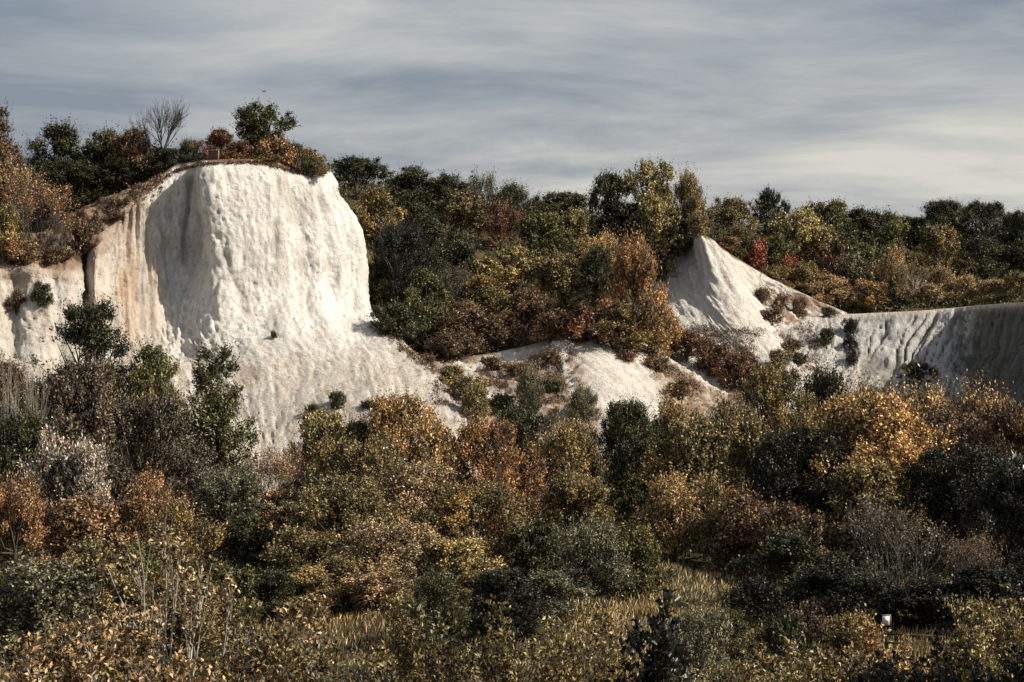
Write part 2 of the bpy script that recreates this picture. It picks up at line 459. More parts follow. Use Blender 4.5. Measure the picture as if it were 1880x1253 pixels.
d += face * 0.15 * fbm(U / 1.8, V / 9, oct=3, seed=12)
d -= face * 0.10 * np.abs(fbm(U / 0.8 + 0.5 * fbm(U / 3, V / 3, oct=2, seed=31), V / 3.0, oct=2, seed=13))
rough_zone = np.clip(smooth(430, 300, px) + 0.45 * smooth(440, 600, py) * smooth(660, 560, py) + 0.35 * smooth(0.1, 0.6, fbm(U / 5, V / 8, oct=2, seed=40)), 0, 1)
d += face * (0.12 + rough_zone) * 0.15 * np.abs(fbm(U / 0.45, V / 1.8, oct=3, seed=14))
d -= face * 0.16 * smooth(0.62, 0.95, fbm(U / .42, V / .42, oct=2, seed=48)) * smooth(-0.3, 0.4, vnoise(U / 4, V / 3, seed=49))
d += face * 0.07 * fbm(U / 0.4, V / 0.5, oct=2, seed=15)
strata = np.abs(vnoise(V / 2.6 + 0.12 * U / 8 + 0.25 * fbm(U / 6, V / 6, oct=2, seed=17), U / 40, seed=18))
d -= face * 0.16 * smooth(0.07, 0.0, strata) * smooth(-0.1, 0.5, vnoise(U / 3.5, V / 2, seed=19))
diag = U + 0.12 * V
d += apron * (0.07 * fbm(diag / 0.45, V / 3.2, oct=3, seed=20) + 0.14 * fbm(diag / 4, V / 7, oct=2, seed=21) - 0.14 * smooth(.35, .8, fbm(diag / .5, V / 1.6, oct=2, seed=22)))
groove = 0
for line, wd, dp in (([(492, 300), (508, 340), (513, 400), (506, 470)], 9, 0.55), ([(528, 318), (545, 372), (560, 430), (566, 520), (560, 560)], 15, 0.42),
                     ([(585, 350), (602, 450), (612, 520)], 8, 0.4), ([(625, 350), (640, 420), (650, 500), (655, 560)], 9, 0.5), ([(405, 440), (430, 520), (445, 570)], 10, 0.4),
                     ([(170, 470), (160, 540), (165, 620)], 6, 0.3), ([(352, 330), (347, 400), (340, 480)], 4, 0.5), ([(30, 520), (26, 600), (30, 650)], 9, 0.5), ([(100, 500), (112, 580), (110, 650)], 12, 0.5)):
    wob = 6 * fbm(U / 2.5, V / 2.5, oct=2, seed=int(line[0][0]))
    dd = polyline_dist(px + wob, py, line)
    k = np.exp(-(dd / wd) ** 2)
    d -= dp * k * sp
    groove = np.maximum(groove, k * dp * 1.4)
wall_left = smooth(205, 225, px) * smooth(300, 275, px)
d += face * smooth(285, 310, px) * smooth(440, 400, px) * (0.26 * fbm(U / 1.8, V / 4, oct=3, seed=44) + 0.22 * np.abs(fbm(U / .8, V / 2.6, oct=3, seed=45)))
d += smooth(300, 250, px) * smooth(0.3, -0.2, TV) * smooth(-1.3, -0.8, TV) * 0.5 * fbm(U / 1.1, V / 1.1, oct=4, seed=46)
d += face * wall_left * (0.26 * fbm(U / 0.5, V / 6, oct=3, seed=23))
P = P + NRM * d[..., None]
col = np.broadcast_to(CHALK, P.shape).copy()
col = blend(col, CREAM, 0.75 * smooth(330, 260, px))
col = blend(col, CREAM * .92, 0.85 * apron)
orng = np.exp(-((px - 247 - 10 * fbm(U / 3, V / 6, oct=2, seed=24) - (py - 500) * 0.03) / 46) ** 2) * smooth(360, 470, py) * smooth(680, 580, py)
col = blend(col, ORANGE, 0.85 * orng * (0.7 + 0.5 * fbm(U / 0.7, V / 5, oct=3, seed=25)))
col = blend(col, ORANGE * 1.15, 0.35 * smooth(300, 200, px) * np.clip(fbm(U / 1.2, V / 6, oct=3, seed=26), 0, 1))
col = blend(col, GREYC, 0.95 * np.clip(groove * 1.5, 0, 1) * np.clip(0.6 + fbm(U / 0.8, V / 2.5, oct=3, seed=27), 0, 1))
col = blend(col, GREYC, 0.5 * face * smooth(0.15, 0.75, fbm(U / 1.6, V / 5, oct=4, seed=28)))
streak = fbm(diag / 0.32, V / 2.4, oct=3, seed=34)
col = blend(col, GREYC * .85, 0.75 * apron * smooth(0.25, 0.75, streak))
col = blend(col, CHALK, 0.45 * apron * smooth(0.2, 0.8, -streak))
col = blend(col, SOIL * 1.4, 0.8 * apron * smooth(0.75, 1.0, fbm(diag / .4, V / .8, oct=3, seed=35)))
vst = fbm(U / .35, V / 2.2, oct=3, seed=36)
col = blend(col, GREYC, 0.55 * face * smooth(0.3, 0.9, vst))
crack = np.abs(fbm(U / 1.6, V / .55, oct=3, seed=37))
col = blend(col, GREYC * .7, 0.7 * face * smooth(.05, 0.0, crack) * smooth(.1, .5, vnoise(U / 3, V / 2, seed=38)))
col = blend(col, SOIL * 2.2, 0.5 * apron * smooth(0.55, 0.95, fbm(diag / 0.6, V / 2.5, oct=4, seed=29)))
col = blend(col, SOIL, smooth(0.12, -0.10, TV + 0.10 * fbm(U / 0.8, V / 0.8, oct=3, seed=30)))
scree = smooth(300, 240, px) * smooth(1.1, 0.1, TV + 0.35 * fbm(U / 1.5, V / 1.5, oct=3, seed=33))
col = blend(col, np.array((0.42, 0.30, 0.21)), 0.7 * scree)
brown = smooth(310, 270, px) * smooth(0.1, -0.15, TV)
col = blend(col, np.array((0.30, 0.205, 0.14)), brown)
col = blend(col, np.array((0.10, 0.07, 0.045)), brown * smooth(0.0, 0.5, fbm(U / 1.3, V / 1.3, oct=4, seed=47)))
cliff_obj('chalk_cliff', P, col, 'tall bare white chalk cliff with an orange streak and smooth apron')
ALL_P = [(P, tv)]

# --- the second cliff under the tall trees and its ridge
SECOND = [
    [(1150, 470, 256), (1160, 520, 250), (1172, 560, 245), (1195, 620, 236), (1230, 690, 227), (1250, 760, 218)],
    [(1190, 452, 256), (1195, 500, 254), (1205, 540, 247.6), (1228, 605, 236), (1262, 680, 226), (1285, 760, 217)],
    [(1222, 446, 255), (1226, 490, 253), (1236, 530, 247), (1262, 600, 236), (1310, 680, 225), (1335, 760, 216)],
    [(1266, 440, 253), (1270, 475, 251), (1274, 512, 245), (1300, 590, 235.5), (1350, 670, 225.5), (1390, 760, 215)],
    [(1281, 436, 245.4), (1288, 470, 243.6), (1298, 508, 241.8), (1338, 585, 234), (1388, 652, 226), (1440, 750, 215)],
    [(1302, 438, 244.6), (1325, 472, 243.2), (1345, 512, 241), (1384, 582, 234.6), (1424, 642, 228), (1480, 745, 216)],
    [(1330, 460, 246.6), (1362, 500, 245.4), (1392, 545, 243), (1425, 600, 237), (1450, 645, 230), (1510, 750, 217)],
    [(1372, 488, 248.6), (1405, 522, 247.4), (1430, 560, 245), (1452, 605, 239), (1475, 655, 231), (1540, 755, 219)],
    [(1420, 515, 249.4), (1450, 543, 248), (1472, 572, 246), (1488, 606, 241), (1505, 660, 232), (1570, 760, 220)],
    [(1490, 548, 249.6), (1512, 565, 248.4), (1525, 582, 246.4), (1532, 610, 242), (1540, 660, 234), (1600, 765, 222)],
    [(1556, 577, 249), (1560, 584, 248), (1562, 592, 246.5), (1564, 615, 243), (1570, 660, 236), (1630, 770, 224)],
]
P, tu, tv = loft(SECOND, 0.21, cap=((2.5, 0.15), (7.0, -0.3), (16.0, -2.0)))
NRM = normals(P)
px, py = project(P)
U = np.broadcast_to(np.cumsum(np.r_[0, np.linalg.norm(np.diff(P[:, P.shape[1] // 2], axis=0), axis=1)])[:, None], px.shape)
V = np.cumsum(np.concatenate([np.zeros((P.shape[0], 1)), np.linalg.norm(np.diff(P, axis=1), axis=-1)], 1), 1)
TV = np.broadcast_to(tv[None], px.shape)
sp = smooth(-0.4, 0.5, TV)
upper = smooth(2.4, 1.6, TV)
d = sp * (0.35 * fbm(U / 5, V / 8, oct=3, seed=51) + (0.10 + 0.2 * upper) * fbm(U / 0.9, V / 5, oct=3, seed=52) - 0.14 * np.abs(fbm((U - 0.15 * V) / 0.6, V / 4.0, oct=2, seed=53)) + 0.06 * fbm(U / 0.4, V / 0.6, oct=2, seed=54))
scrub = smooth(1385, 1430, px - 0.55 * (py - 560)) * smooth(470, 520, py)
d += sp * scrub * 0.35 * fbm(U / 1.2, V / 1.2, oct=3, seed=55)
P = P + NRM * d[..., None]
col = np.broadcast_to(CHALK * 0.5 + CREAM * 0.5, P.shape).copy()
col = blend(col, GREYC, 0.6 * upper * smooth(-0.1, 0.6, fbm(U / 0.8, V / 4, oct=3, seed=56)))
col = blend(col, SOIL * 1.5, 0.85 * scrub * smooth(-0.05, 0.35, fbm(U / 1.8, V / 1.4, oct=4, seed=57)))
col = blend(col, SOIL, smooth(0.22, -0.05, TV + 0.15 * fbm(U / 0.8, V / 0.8, oct=3, seed=58)) * smooth(1390, 1340, px))
cliff_obj('chalk_ridge', P, col, 'smaller pale chalk cliff below the tall skyline trees, with a ridge sloping away')
ALL_P.append((P, tv))

# --- the curved, fluted wall on the right
WALL = [
    [(1385, 632, 231), (1385, 655, 230), (1386, 690, 227), (1390, 730, 221), (1395, 800, 212)],
    [(1425, 612, 232.5), (1425, 640, 231), (1427, 680, 227.5), (1430, 725, 221.5), (1435, 800, 212)],
    [(1460, 596, 234.5), (1460, 632, 232.4), (1462, 672, 228.5), (1465, 722, 222.5), (1470, 800, 212)],
    [(1510, 583, 238), (1510, 622, 234.5), (1510, 668, 230), (1512, 722, 224), (1515, 800, 214)],
    [(1590, 579, 238), (1588, 622, 234.6), (1587, 668, 230.6), (1586, 722, 225), (1588, 800, 215)],
    [(1680, 575, 236.4), (1677, 622, 233), (1674, 668, 229.2), (1671, 725, 224), (1670, 800, 214)],
    [(1745, 570, 236), (1740, 622, 232.4), (1734, 670, 228.4), (1726, 730, 222), (1718, 800, 212)],
    [(1790, 566, 231.5), (1783, 622, 228), (1774, 674, 224), (1764, 735, 218), (1752, 808, 209)],
    [(1830, 563, 222.5), (1822, 622, 220), (1812, 676, 217), (1800, 742, 213), (1785, 815, 205)],
    [(1885, 560, 213), (1876, 622, 211), (1865, 682, 208), (1850, 750, 204), (1830, 825, 197)],
    [(1960, 556, 200), (1950, 620, 198), (1938, 690, 195.4), (1922, 760, 192), (1900, 840, 186)],
    [(2140, 550, 178), (2130, 620, 177), (2118, 700, 175), (2104, 780, 172), (2080, 870, 166)],
]
P, tu, tv = loft(WALL, 0.22, cap=((1.5, 0.05), (5.0, -0.2), (14.0, -1.5)))
NRM = normals(P)
px, py = project(P)
U = np.broadcast_to(np.cumsum(np.r_[0, np.linalg.norm(np.diff(P[:, P.shape[1] // 2], axis=0), axis=1)])[:, None], px.shape)
V = np.cumsum(np.concatenate([np.zeros((P.shape[0], 1)), np.linalg.norm(np.diff(P, axis=1), axis=-1)], 1), 1)
TV = np.broadcast_to(tv[None], px.shape)
sp = smooth(-0.2, 0.35, TV)
lean = U + 0.22 * V + 0.5 * fbm(U / 2.5, V / 3, oct=2, seed=61)
rill = np.abs(vnoise(lean / 0.8, V / 16, seed=62))
d = sp * (0.4 * fbm(U / 5, V / 8, oct=3, seed=63) - 0.85 * smooth(0.30, 0.0, rill) * (0.4 + 0.6 * smooth(1560, 1650, px)) + 0.16 * fbm(U / 0.7, V / 0.9, oct=3, seed=64) - 0.2 * np.abs(fbm(lean / 0.6, V / 5, oct=2, seed=65)))
P = P + NRM * d[..., None]
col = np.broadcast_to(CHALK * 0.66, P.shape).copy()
col = blend(col, GREYC * 0.45, 0.85 * sp * smooth(0.24, 0.0, rill))  # rills darkened: shadow and wet soil painted into the colour
col = blend(col, np.array((.105, .105, .088)), 0.85 * sp * smooth(1740, 1790, px + 25 * fbm(U / 2, V / 2, oct=3, seed=69)))  # right end darker: its shade and blotchy growth put into the colour
col = blend(col, CREAM * 0.8, 0.6 * np.exp(-((px - 1578) / 22) ** 2) * smooth(640, 680, py))
col = blend(col, CREAM, 0.8 * smooth(0.10, 0.0, TV + 0.06 * fbm(U, V, oct=3, seed=66)))
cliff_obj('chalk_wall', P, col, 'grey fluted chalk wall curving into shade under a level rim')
ALL_P.append((P, tv))

# --- the low mound with a path along its crest
MOUND = [
    [(740, 640, 214), (760, 690, 203), (780, 740, 196), (800, 830, 185)],
    [(800, 660, 211), (810, 700, 203), (815, 745, 196), (820, 830, 185)],
    [(880, 655, 211), (885, 695, 203), (890, 735, 197), (900, 830, 185)],
    [(950, 642, 211), (952, 685, 204), (960, 728, 198), (975, 820, 186)],
    [(1000, 630, 211), (1005, 670, 205), (1012, 712, 199), (1030, 810, 186)],
    [(1045, 615, 211), (1050, 655, 205), (1060, 705, 199), (1085, 810, 186)],
    [(1085, 606, 212), (1100, 648, 206), (1120, 700, 200), (1150, 810, 187)],
    [(1130, 612, 214), (1155, 655, 208), (1175, 705, 202), (1205, 810, 189)],
    [(1180, 628, 216), (1205, 668, 210.5), (1228, 715, 205), (1255, 810, 192)],
    [(1240, 668, 216.5), (1258, 696, 212), (1280, 730, 208), (1305, 810, 196)],
    [(1330, 722, 215), (1340, 738, 212), (1350, 760, 208.5), (1365, 820, 199)],
    [(1420, 760, 213), (1425, 772, 211), (1430, 790, 208), (1440, 840, 200)],
]
P, tu, tv = loft(MOUND, 0.21, cap=((2.0, -0.1), (6.0, -1.0), (14.0, -4.0)))
NRM = normals(P)
px, py = project(P)
U = np.broadcast_to(np.cumsum(np.r_[0, np.linalg.norm(np.diff(P[:, P.shape[1] // 2], axis=0), axis=1)])[:, None], px.shape)
V = np.cumsum(np.concatenate([np.zeros((P.shape[0], 1)), np.linalg.norm(np.diff(P, axis=1), axis=-1)], 1), 1)
TV = np.broadcast_to(tv[None], px.shape)
slab = smooth(1035, 1075, px - 0.3 * (py - 640)) * smooth(1205, 1165, px - 0.35 * (py - 640)) * smooth(612, 640, py)
d = 0.45 * fbm(U / 4, V / 4, oct=3, seed=71) * (1 - 0.6 * slab) + (1 - slab) * 0.35 * fbm(U / 0.9, V / 0.9, oct=4, seed=72, gain=.62) + slab * (0.10 * fbm((U - 0.3 * V) / 0.5, V / 4, oct=3, seed=73))
P = P + NRM * (d * smooth(-0.3, 0.3, TV))[..., None]
col = np.broadcast_to(CHALK * 0.4 + CREAM * 0.6, P.shape).copy()
pathm = 0
for line in ([(800, 690), (880, 665), (960, 648), (1040, 628), (1085, 608)], [(840, 668), (880, 710), (930, 740)], [(1030, 640), (1045, 690), (1060, 740)], [(1185, 628), (1225, 655), (1290, 700), (1335, 722)]):
    pathm = np.maximum(pathm, smooth(11, 6, polyline_dist(px + 4 * fbm(U, V, oct=2, seed=76), py, line)))
dirt = (1 - slab) * (1 - pathm) * smooth(-0.35, 0.15, fbm(U / 1.6, V / 1.1, oct=5, seed=74, gain=.6))
col = blend(col, np.array((0.19, 0.125, 0.075)), 0.9 * dirt)
col = blend(col, np.array((0.40, 0.28, 0.19)), 0.55 * (1 - slab) * (1 - pathm))
cliff_obj('chalk_mound', P, col, 'low scrubby chalk mound with a path along its crest')
ALL_P.append((P, tv))

# --- the ground sheet itself
gx, gy = axis(-75, 75, 1.0, -4000, 4000), axis(-5, 350, 1.0, -4000, 6000)
GX, GY = np.meshgrid(gx, gy, indexing='ij')
GZ = ground_h(GX, GY)
near = smooth(700, 300, np.hypot(GX, GY - 150))
GZ = GZ + near * (0.5 * fbm(GX / 9, GY / 9, oct=3, seed=3) + 0.18 * fbm(GX / 2.2, GY / 2.2, oct=2, seed=5))
# the sheet dips under every cliff surface
i0x, i0y = int(np.searchsorted(gx, -75)), int(np.searchsorted(gy, -5))
for Pq, tq in ALL_P:
    ok = (tq > -1.2) & (tq < tq.max() - 1.15)
    q = Pq[10:-10][:, ok]
    for ox in (0, 1):
        for oy in (0, 1):
            ix = np.floor(q[..., 0] + 75).astype(int) + i0x + ox; iy = np.floor(q[..., 1] + 5).astype(int) + i0y + oy
            m = (ix >= 0) & (ix < len(gx)) & (iy >= 0) & (iy < len(gy))
            np.minimum.at(GZ, (ix[m], iy[m]), q[..., 2][m] - 0.9)
g_me = mesh_np('ground', np.stack([GX, GY, GZ], -1).reshape(-1, 3), grid_quads(len(gx), len(gy)), smooth_shade=True)
ground = tag(obj('ground', g_me, M_GROUND), 'rough grassy quarry floor rising to wooded slopes behind', 'ground', kind='structure')


# --- one search tree over everything one can stand on
def bvh_all():
    V, Q, n = [], [], 0
    sub = [np.stack([GX, GY, GZ], -1)] + [p[::3, ::3] for p, _ in ALL_P]
    for p in sub:
        V.append(p.reshape(-1, 3)); Q.append(grid_quads(*p.shape[:2]) + n); n += p.shape[0] * p.shape[1]
    return BVHTree.FromPolygons(np.concatenate(V).tolist(), np.concatenate(Q).tolist())
BVH = bvh_all()
def ground_z(x, y):
    h = BVH.ray_cast(Vector((x, y, 150.0)), Vector((0, 0, -1)))
    return h[0].z if h[0] else 0.0
def hit(px, py):
    d = Vector(at(px, py, 1.0) - np.array([0, 0, EYE]))
    h = BVH.ray_cast(Vector((0, 0, EYE)) + d * 40.0, d.normalized())
    return h[0]

# ------------------------------------------------------------------ crowns and trunks
def leaves_mesh(name, C, A, Nn, L, W, tint, lobe, fold=0.18):
    """one bent diamond per leaf: centre C, axis A, facing Nn"""
    A = A / (np.linalg.norm(A, axis=1)[:, None] + 1e-9)
    S = np.cross(A, Nn); S /= np.linalg.norm(S, axis=1)[:, None] + 1e-9
    T = np.cross(S, A)
    L = np.asarray(L)[:, None]; W = np.asarray(W)[:, None]
    v = np.stack([C - A * L * .5, C + S * W * .5 + T * W * fold + A * L * .05, C + A * L * .5, C - S * W * .5 + T * W * fold + A * L * .05], 1)
    me = mesh_np(name, v.reshape(-1, 3), np.arange(len(C) * 4).reshape(-1, 4))
    face_attr(me, 'tint', tint); face_attr(me, 'lobe', lobe)
    me.materials.append(M_LEAF)
    return me
PROFILE = {
    'dome': lambda t: np.where(t > .38, np.sqrt(np.clip(1 - ((t - .38) / .62) ** 2, 0, 1)), .80 + .2 * t / .38),
    'tall': lambda t: np.where(t > .35, 1 - .80 * ((t - .35) / .65) ** 1.3, .72 + .28 * t / .35),
    'tree': lambda t: np.where(t > .55, np.sqrt(np.clip(1 - ((t - .55) / .45) ** 2, 0, 1)), .55 + .45 * np.clip((t - .2) / .35, 0, 1)),
    'fan':  lambda t: np.where(t > .70, np.sqrt(np.clip(1 - ((t - .70) / .32) ** 2, 0.02, 1)), .40 + .60 * (t / .70) ** .7),
}
def make_crown(name, seed, w, h, prof='dome', nl=26, lr=(.20, .36), leaf=.22, asp=.55, spl=.6, per=7, up=.45, cover=2.6, tmin=.06, flat=1.0, jitter=.35, limbs=True, trunk_r=None, gap=0.0):
    r = np.random.default_rng(seed)
    R = w / 2
    pf = PROFILE[prof]
    t = tmin + (1 - tmin) * r.random(nl) ** .85
    lrad = R * (lr[0] + (lr[1] - lr[0]) * r.random(nl) ** 1.3 * 1.25)
    tz = np.clip(t, tmin, 1 - lrad / h * .9)
    # a few lobes inside, most on the shell; the shell itself is uneven
    rad = np.clip(pf(tz) * R * r.uniform(.58, 1.30, nl) - lrad * .8, 0, None) * np.where(r.random(nl) < .22, r.uniform(.1, .7, nl), 1)
    ang = (np.arange(nl) * 2.39996 + r.uniform(-.6, .6, nl))
    LC = np.stack([rad * np.cos(ang), rad * np.sin(ang), tz * h], 1)
    # sprigs on the lobes
    area = lrad ** 2; pl = area / area.sum()
    shell = 2 * math.pi * R * (h * .8) * .8 + math.pi * R * R
    n_leaf = int(cover * shell / (leaf * leaf * asp * .5))
    n_sp = n_leaf // per
    li = r.choice(nl, n_sp, p=pl)
    dirn = r.normal(size=(n_sp, 3)); dirn[:, 2] += .35
    # two thirds of the sprigs stand in tufts proud of the lobe, the rest fill in behind them
    K = 9
    tuft = r.normal(size=(nl, K, 3)); tuft[..., 2] += .35
    tuft /= np.linalg.norm(tuft, axis=2)[..., None]
    tk = r.integers(0, K, n_sp)
    proud = r.random(n_sp) < .68
    dirn = np.where(proud[:, None], tuft[li, tk] + dirn * .17, dirn)
    dirn /= np.linalg.norm(dirn, axis=1)[:, None]
    tr_ = r.uniform(.86, 1.22, (nl, K))
    rr = lrad[li] * np.where(proud, tr_[li, tk] * r.uniform(.85, 1.05, n_sp), r.uniform(.40, .80, n_sp))
    root = LC[li] + dirn * rr[:, None] * np.array([1, 1, flat])
    # drop sprigs buried in other lobes
    keep = np.ones(n_sp, bool)
    for k in range(nl):
        dd = np.linalg.norm((root - LC[k]) / np.array([1, 1, flat]), axis=1)
        keep &= ~((dd < lrad[k] * .62) & (li != k) & (r.random(n_sp) < .85))
    keep &= root[:, 2] > .02 * h
    if gap: keep &= fbm(root[:, 0] / (R * .35), root[:, 1] / (R * .35), root[:, 2] / (R * .35), oct=2, seed=seed) > (gap - 1.0)
    root, dirn, li = root[keep], dirn[keep], li[keep]
    n_sp = len(root)
    out = root - np.array([0, 0, h * .35]); out /= np.linalg.norm(out, axis=1)[:, None] + 1e-9
    sd = dirn * .6 + out * .5 + np.array([0, 0, up]) + r.normal(size=(n_sp, 3)) * jitter
    sd /= np.linalg.norm(sd, axis=1)[:, None]
    sl = spl * np.where(r.random(n_sp) < .10, r.uniform(1.5, 2.9, n_sp), r.uniform(.5, 1.35, n_sp))
    s = (np.arange(per) + .5) / per
    C = root[:, None] + sd[:, None] * (sl[:, None] * s[None])[..., None] + r.normal(size=(n_sp, per, 3)) * leaf * .35
    A = sd[:, None] * .6 + r.normal(size=(n_sp, per, 3)) * .6
    Nn = dirn[:, None] * .75 + out[:, None] * .25 + np.array([0, 0, .2]) + r.normal(size=(n_sp, per, 3)) * .62
    # bring the crown back to its nominal size
    f = np.array([R / np.percentile(np.hypot(C[..., 0], C[..., 1]), 98.5)] * 2 + [h / np.percentile(C[..., 2], 99.7)])
    C = C * f; LC = LC * f
    tone = r.random(nl)
    lb = np.clip(tone[li] + (r.random((nl, K))[li, tk[keep]] - .5) * .5 + r.normal(size=n_sp) * .16, 0, 1)
    tint = np.clip(.5 + .42 * (r.random((n_sp, per)) - .5) * 2 + (r.random(n_sp) - .5)[:, None] * .35 + (tone[li] - .5)[:, None] * .25, 0, 1)
    n = n_sp * per
    me = leaves_mesh(name, C.reshape(-1, 3), A.reshape(-1, 3), Nn.reshape(-1, 3), leaf * r.uniform(.6, 1.3, n), leaf * asp * r.uniform(.6, 1.25, n), tint.ravel(), np.repeat(lb, per))
    # trunk and limbs
    tb = Tubes()
    tr = trunk_r or w * .028
    top = h * (.80 if prof in ('tall', 'tree') else .6)
    zz = np.linspace(-.05 * h, top, 8)
    lx = np.cumsum(r.normal(size=8) * w * .012); ly = np.cumsum(r.normal(size=8) * w * .012)
    lx -= lx[0]; ly -= ly[0]
    tp = np.stack([lx, ly, zz], 1)
    tb.add(tp, tr * np.linspace(1.25, .3, 8), 7)
    for k in range(nl):
        z0 = np.clip(LC[k, 2] * r.uniform(.25, .6), .03 * h, top * .92)
        i0 = np.array([np.interp(z0, zz, lx), np.interp(z0, zz, ly), z0])
        m1 = i0 * .45 + LC[k] * .55 + np.array([0, 0, -.05 * h]) + r.normal(size=3) * w * .02
        end = LC[k] + (LC[k] - i0) * .12
        tb.add([i0, m1, end], [tr * .45, tr * .3, tr * .08], 4)
    return {'crown': me, 'trunk': tb.mesh(name + '_wood'), 'w': w, 'h': h, 'bark': M_BARK}

def grow(tb, r, p, d, length, rad, depth, spread, upk, out, kmin=2, kmax=4, k=4):
    """recursive boughs; fills out with twig ends"""
    n = 5
    pts = [np.array(p)]
    d = np.array(d, float)
    for i in range(n - 1):
        d = d + r.normal(size=3) * .10 + np.array([0, 0, upk * .10]); d /= np.linalg.norm(d)
        pts.append(pts[-1] + d * length / (n - 1))
    tb.add(pts, np.linspace(rad, rad * .55, n), k)
    if depth == 0:
        out.append((pts[-1], d)); return
    for c in range(r.integers(kmin, kmax + 1)):
        f = r.uniform(.45, 1.0) if c else 1.0
        q = pts[int(round(f * (n - 1)))]
        a = r.normal(size=3); a -= a.dot(d) * d; a /= np.linalg.norm(a)
        sa = spread * r.uniform(.5, 1.2) * (.55 if c == 0 else 1)
        nd = d * math.cos(sa) + a * math.sin(sa) + np.array([0, 0, upk * .25]); nd /= np.linalg.norm(nd)
        grow(tb, r, q, nd, length * r.uniform(.58, .85), rad * (.6 if c else .62), depth - 1, spread, upk, out, kmin, kmax, 3 if depth < 3 else 4)
def make_twiggy(name, seed, w, h, leaf=.13, n_stem=7, depth=4, per=3, bare=False, spread=.55, upk=.6, thick=.010, single=False, bark=None, droop=0, kmax=4):
    r = np.random.default_rng(seed)
    tb = Tubes(); ends = []
    if single:
        tp = np.array([0, 0, h * .30])
        tb.add([(0, 0, -.05 * h), (r.normal() * .02 * w, r.normal() * .02 * w, h * .15), tp], [thick * h * 2.6, thick * h * 2.2, thick * h * 2.0], 7)
        for s in range(n_stem):
            a = s * 2.39996; e = r.uniform(.2, 1.3)
            d = np.array([math.cos(a) * e, math.sin(a) * e, 1.0]); d /= np.linalg.norm(d)
            grow(tb, r, tp - np.array([0, 0, r.uniform(0, .10) * h]), d, h * .26, thick * h * 1.2, depth, spread, upk, ends, 2, kmax)
    else:
        for s in range(n_stem):
            a = s * 2.39996; e = r.uniform(.1, .8)
            d = np.array([math.cos(a) * e, math.sin(a) * e, 1.0]); d /= np.linalg.norm(d)
            grow(tb, r, (math.cos(a) * .05 * w, math.sin(a) * .05 * w, -.03 * h), d, h * .34, thick * h, depth, spread, upk, ends, 2, kmax)
    V = np.concatenate(tb.v)
    lo, hi = V.min(0), V.max(0)
    sc = np.array([w / (hi[0] - lo[0]), w / (hi[1] - lo[1]), h / hi[2]])
    ctr = np.array([(hi[0] + lo[0]) / 2, (hi[1] + lo[1]) / 2, 0])
    tb.v = [(v - ctr * np.clip(v[:, 2:3] / hi[2], 0, 1)) * sc for v in tb.v]
    me = None
    if not bare:
        E = np.array([e[0] for e in ends]); Dr = np.array([e[1] for e in ends])
        E = (E - ctr * np.clip(E[:, 2:3] / hi[2], 0, 1)) * sc
        n = len(E)
        C = E[:, None] + r.normal(size=(n, per, 3)) * w * .035
        A = Dr[:, None] + r.normal(size=(n, per, 3)) * .8 - np.array([0, 0, droop])
        Nn = r.normal(size=(n, per, 3)) + np.array([0, -.1, .5])
        m = n * per
        me = leaves_mesh(name, C.reshape(-1, 3), A.reshape(-1, 3), Nn.reshape(-1, 3), leaf * r.uniform(.6, 1.3, m), leaf * .5 * r.uniform(.6, 1.2, m), r.random(m), np.repeat(r.random(n), per))
    return {'crown': me, 'trunk': tb.mesh(name + '_wood'), 'w': w, 'h': h, 'bark': bark or M_GREYBARK}

KIND = {
    'big':   [make_crown('crown', 100 + i, 10.5, 9.5, 'dome', 70, (.12, .26), .205, spl=.62, up=.55, cover=2.9) for i in range(4)],
    'mid':   [make_crown('crown', 120 + i, 6.0, 6.0, 'dome', 40, (.14, .30), .195, spl=.45, cover=3.0) for i in range(4)],
    'bush':  [make_crown('crown', 140 + i, 3.2, 2.4, 'dome', 16, (.22, .40), .15, spl=.42, cover=2.4) for i in range(4)],
    'tall':  [make_crown('crown', 160 + i, 7.5, 13.0, 'tall', 46, (.20, .36), .24, spl=.7, up=.25, gap=.65) for i in range(2)],
    'tree':  [make_crown('crown', 180 + i, 6.0, 7.0, 'tree', 24, (.20, .34), .20, spl=.5, tmin=.30, gap=.68, up=.3) for i in range(4)],
    'layer': [make_crown('crown', 200 + i, 11.0, 10.0, 'tall', 40, (.16, .30), .25, spl=.8, up=.05, tmin=.12, flat=.45, gap=.85) for i in range(2)],
    'fan':   [make_crown('crown', 220 + i, 6.0, 6.0, 'dome', 24, (.18, .34), .19, asp=.40, spl=.95, per=9, up=1.1, jitter=.22, cover=2.2) for i in range(4)],
    'fine':  [make_crown('crown', 240 + i, 4.0, 4.0, 'dome', 14, (.28, .46), .165, asp=.30, spl=.7, per=9, up=1.0, jitter=.25, cover=2.6) for i in range(2)],
    'tuft':  [make_crown('crown', 260 + i, 1.6, 1.0, 'dome', 8, (.25, .45), .13, asp=.4, spl=.35, cover=2.0) for i in range(3)],
    'twig':  [make_twiggy('crown', 280 + i, 6.0, 6.0, .15, 8, 4, 10, kmax=4) for i in range(3)],
    'bare':  [make_twiggy('crown', 300 + i, 5.0, 5.0, .12, 7, 4, 1, bare=True, bark=M_PALEBARK, thick=.007, kmax=3) for i in range(2)],
    'dead':  [make_twiggy('crown', 320, 6.0, 7.4, .16, 8, 4, 1, bare=True, single=True, bark=M_DEADWOOD, thick=.0105, upk=.35, spread=.55, kmax=4)],
    'birch': [make_twiggy('crown', 340, 4.0, 7.0, .17, 7, 4, 9, single=True, bark=M_PALEBARK, thick=.007, upk=.4)],
    'antler': [make_twiggy('crown', 360, 6.0, 6.0, .2, 9, 3, 8, bark=M_GREYBARK, thick=.016, upk=1.2, spread=.4)],
}
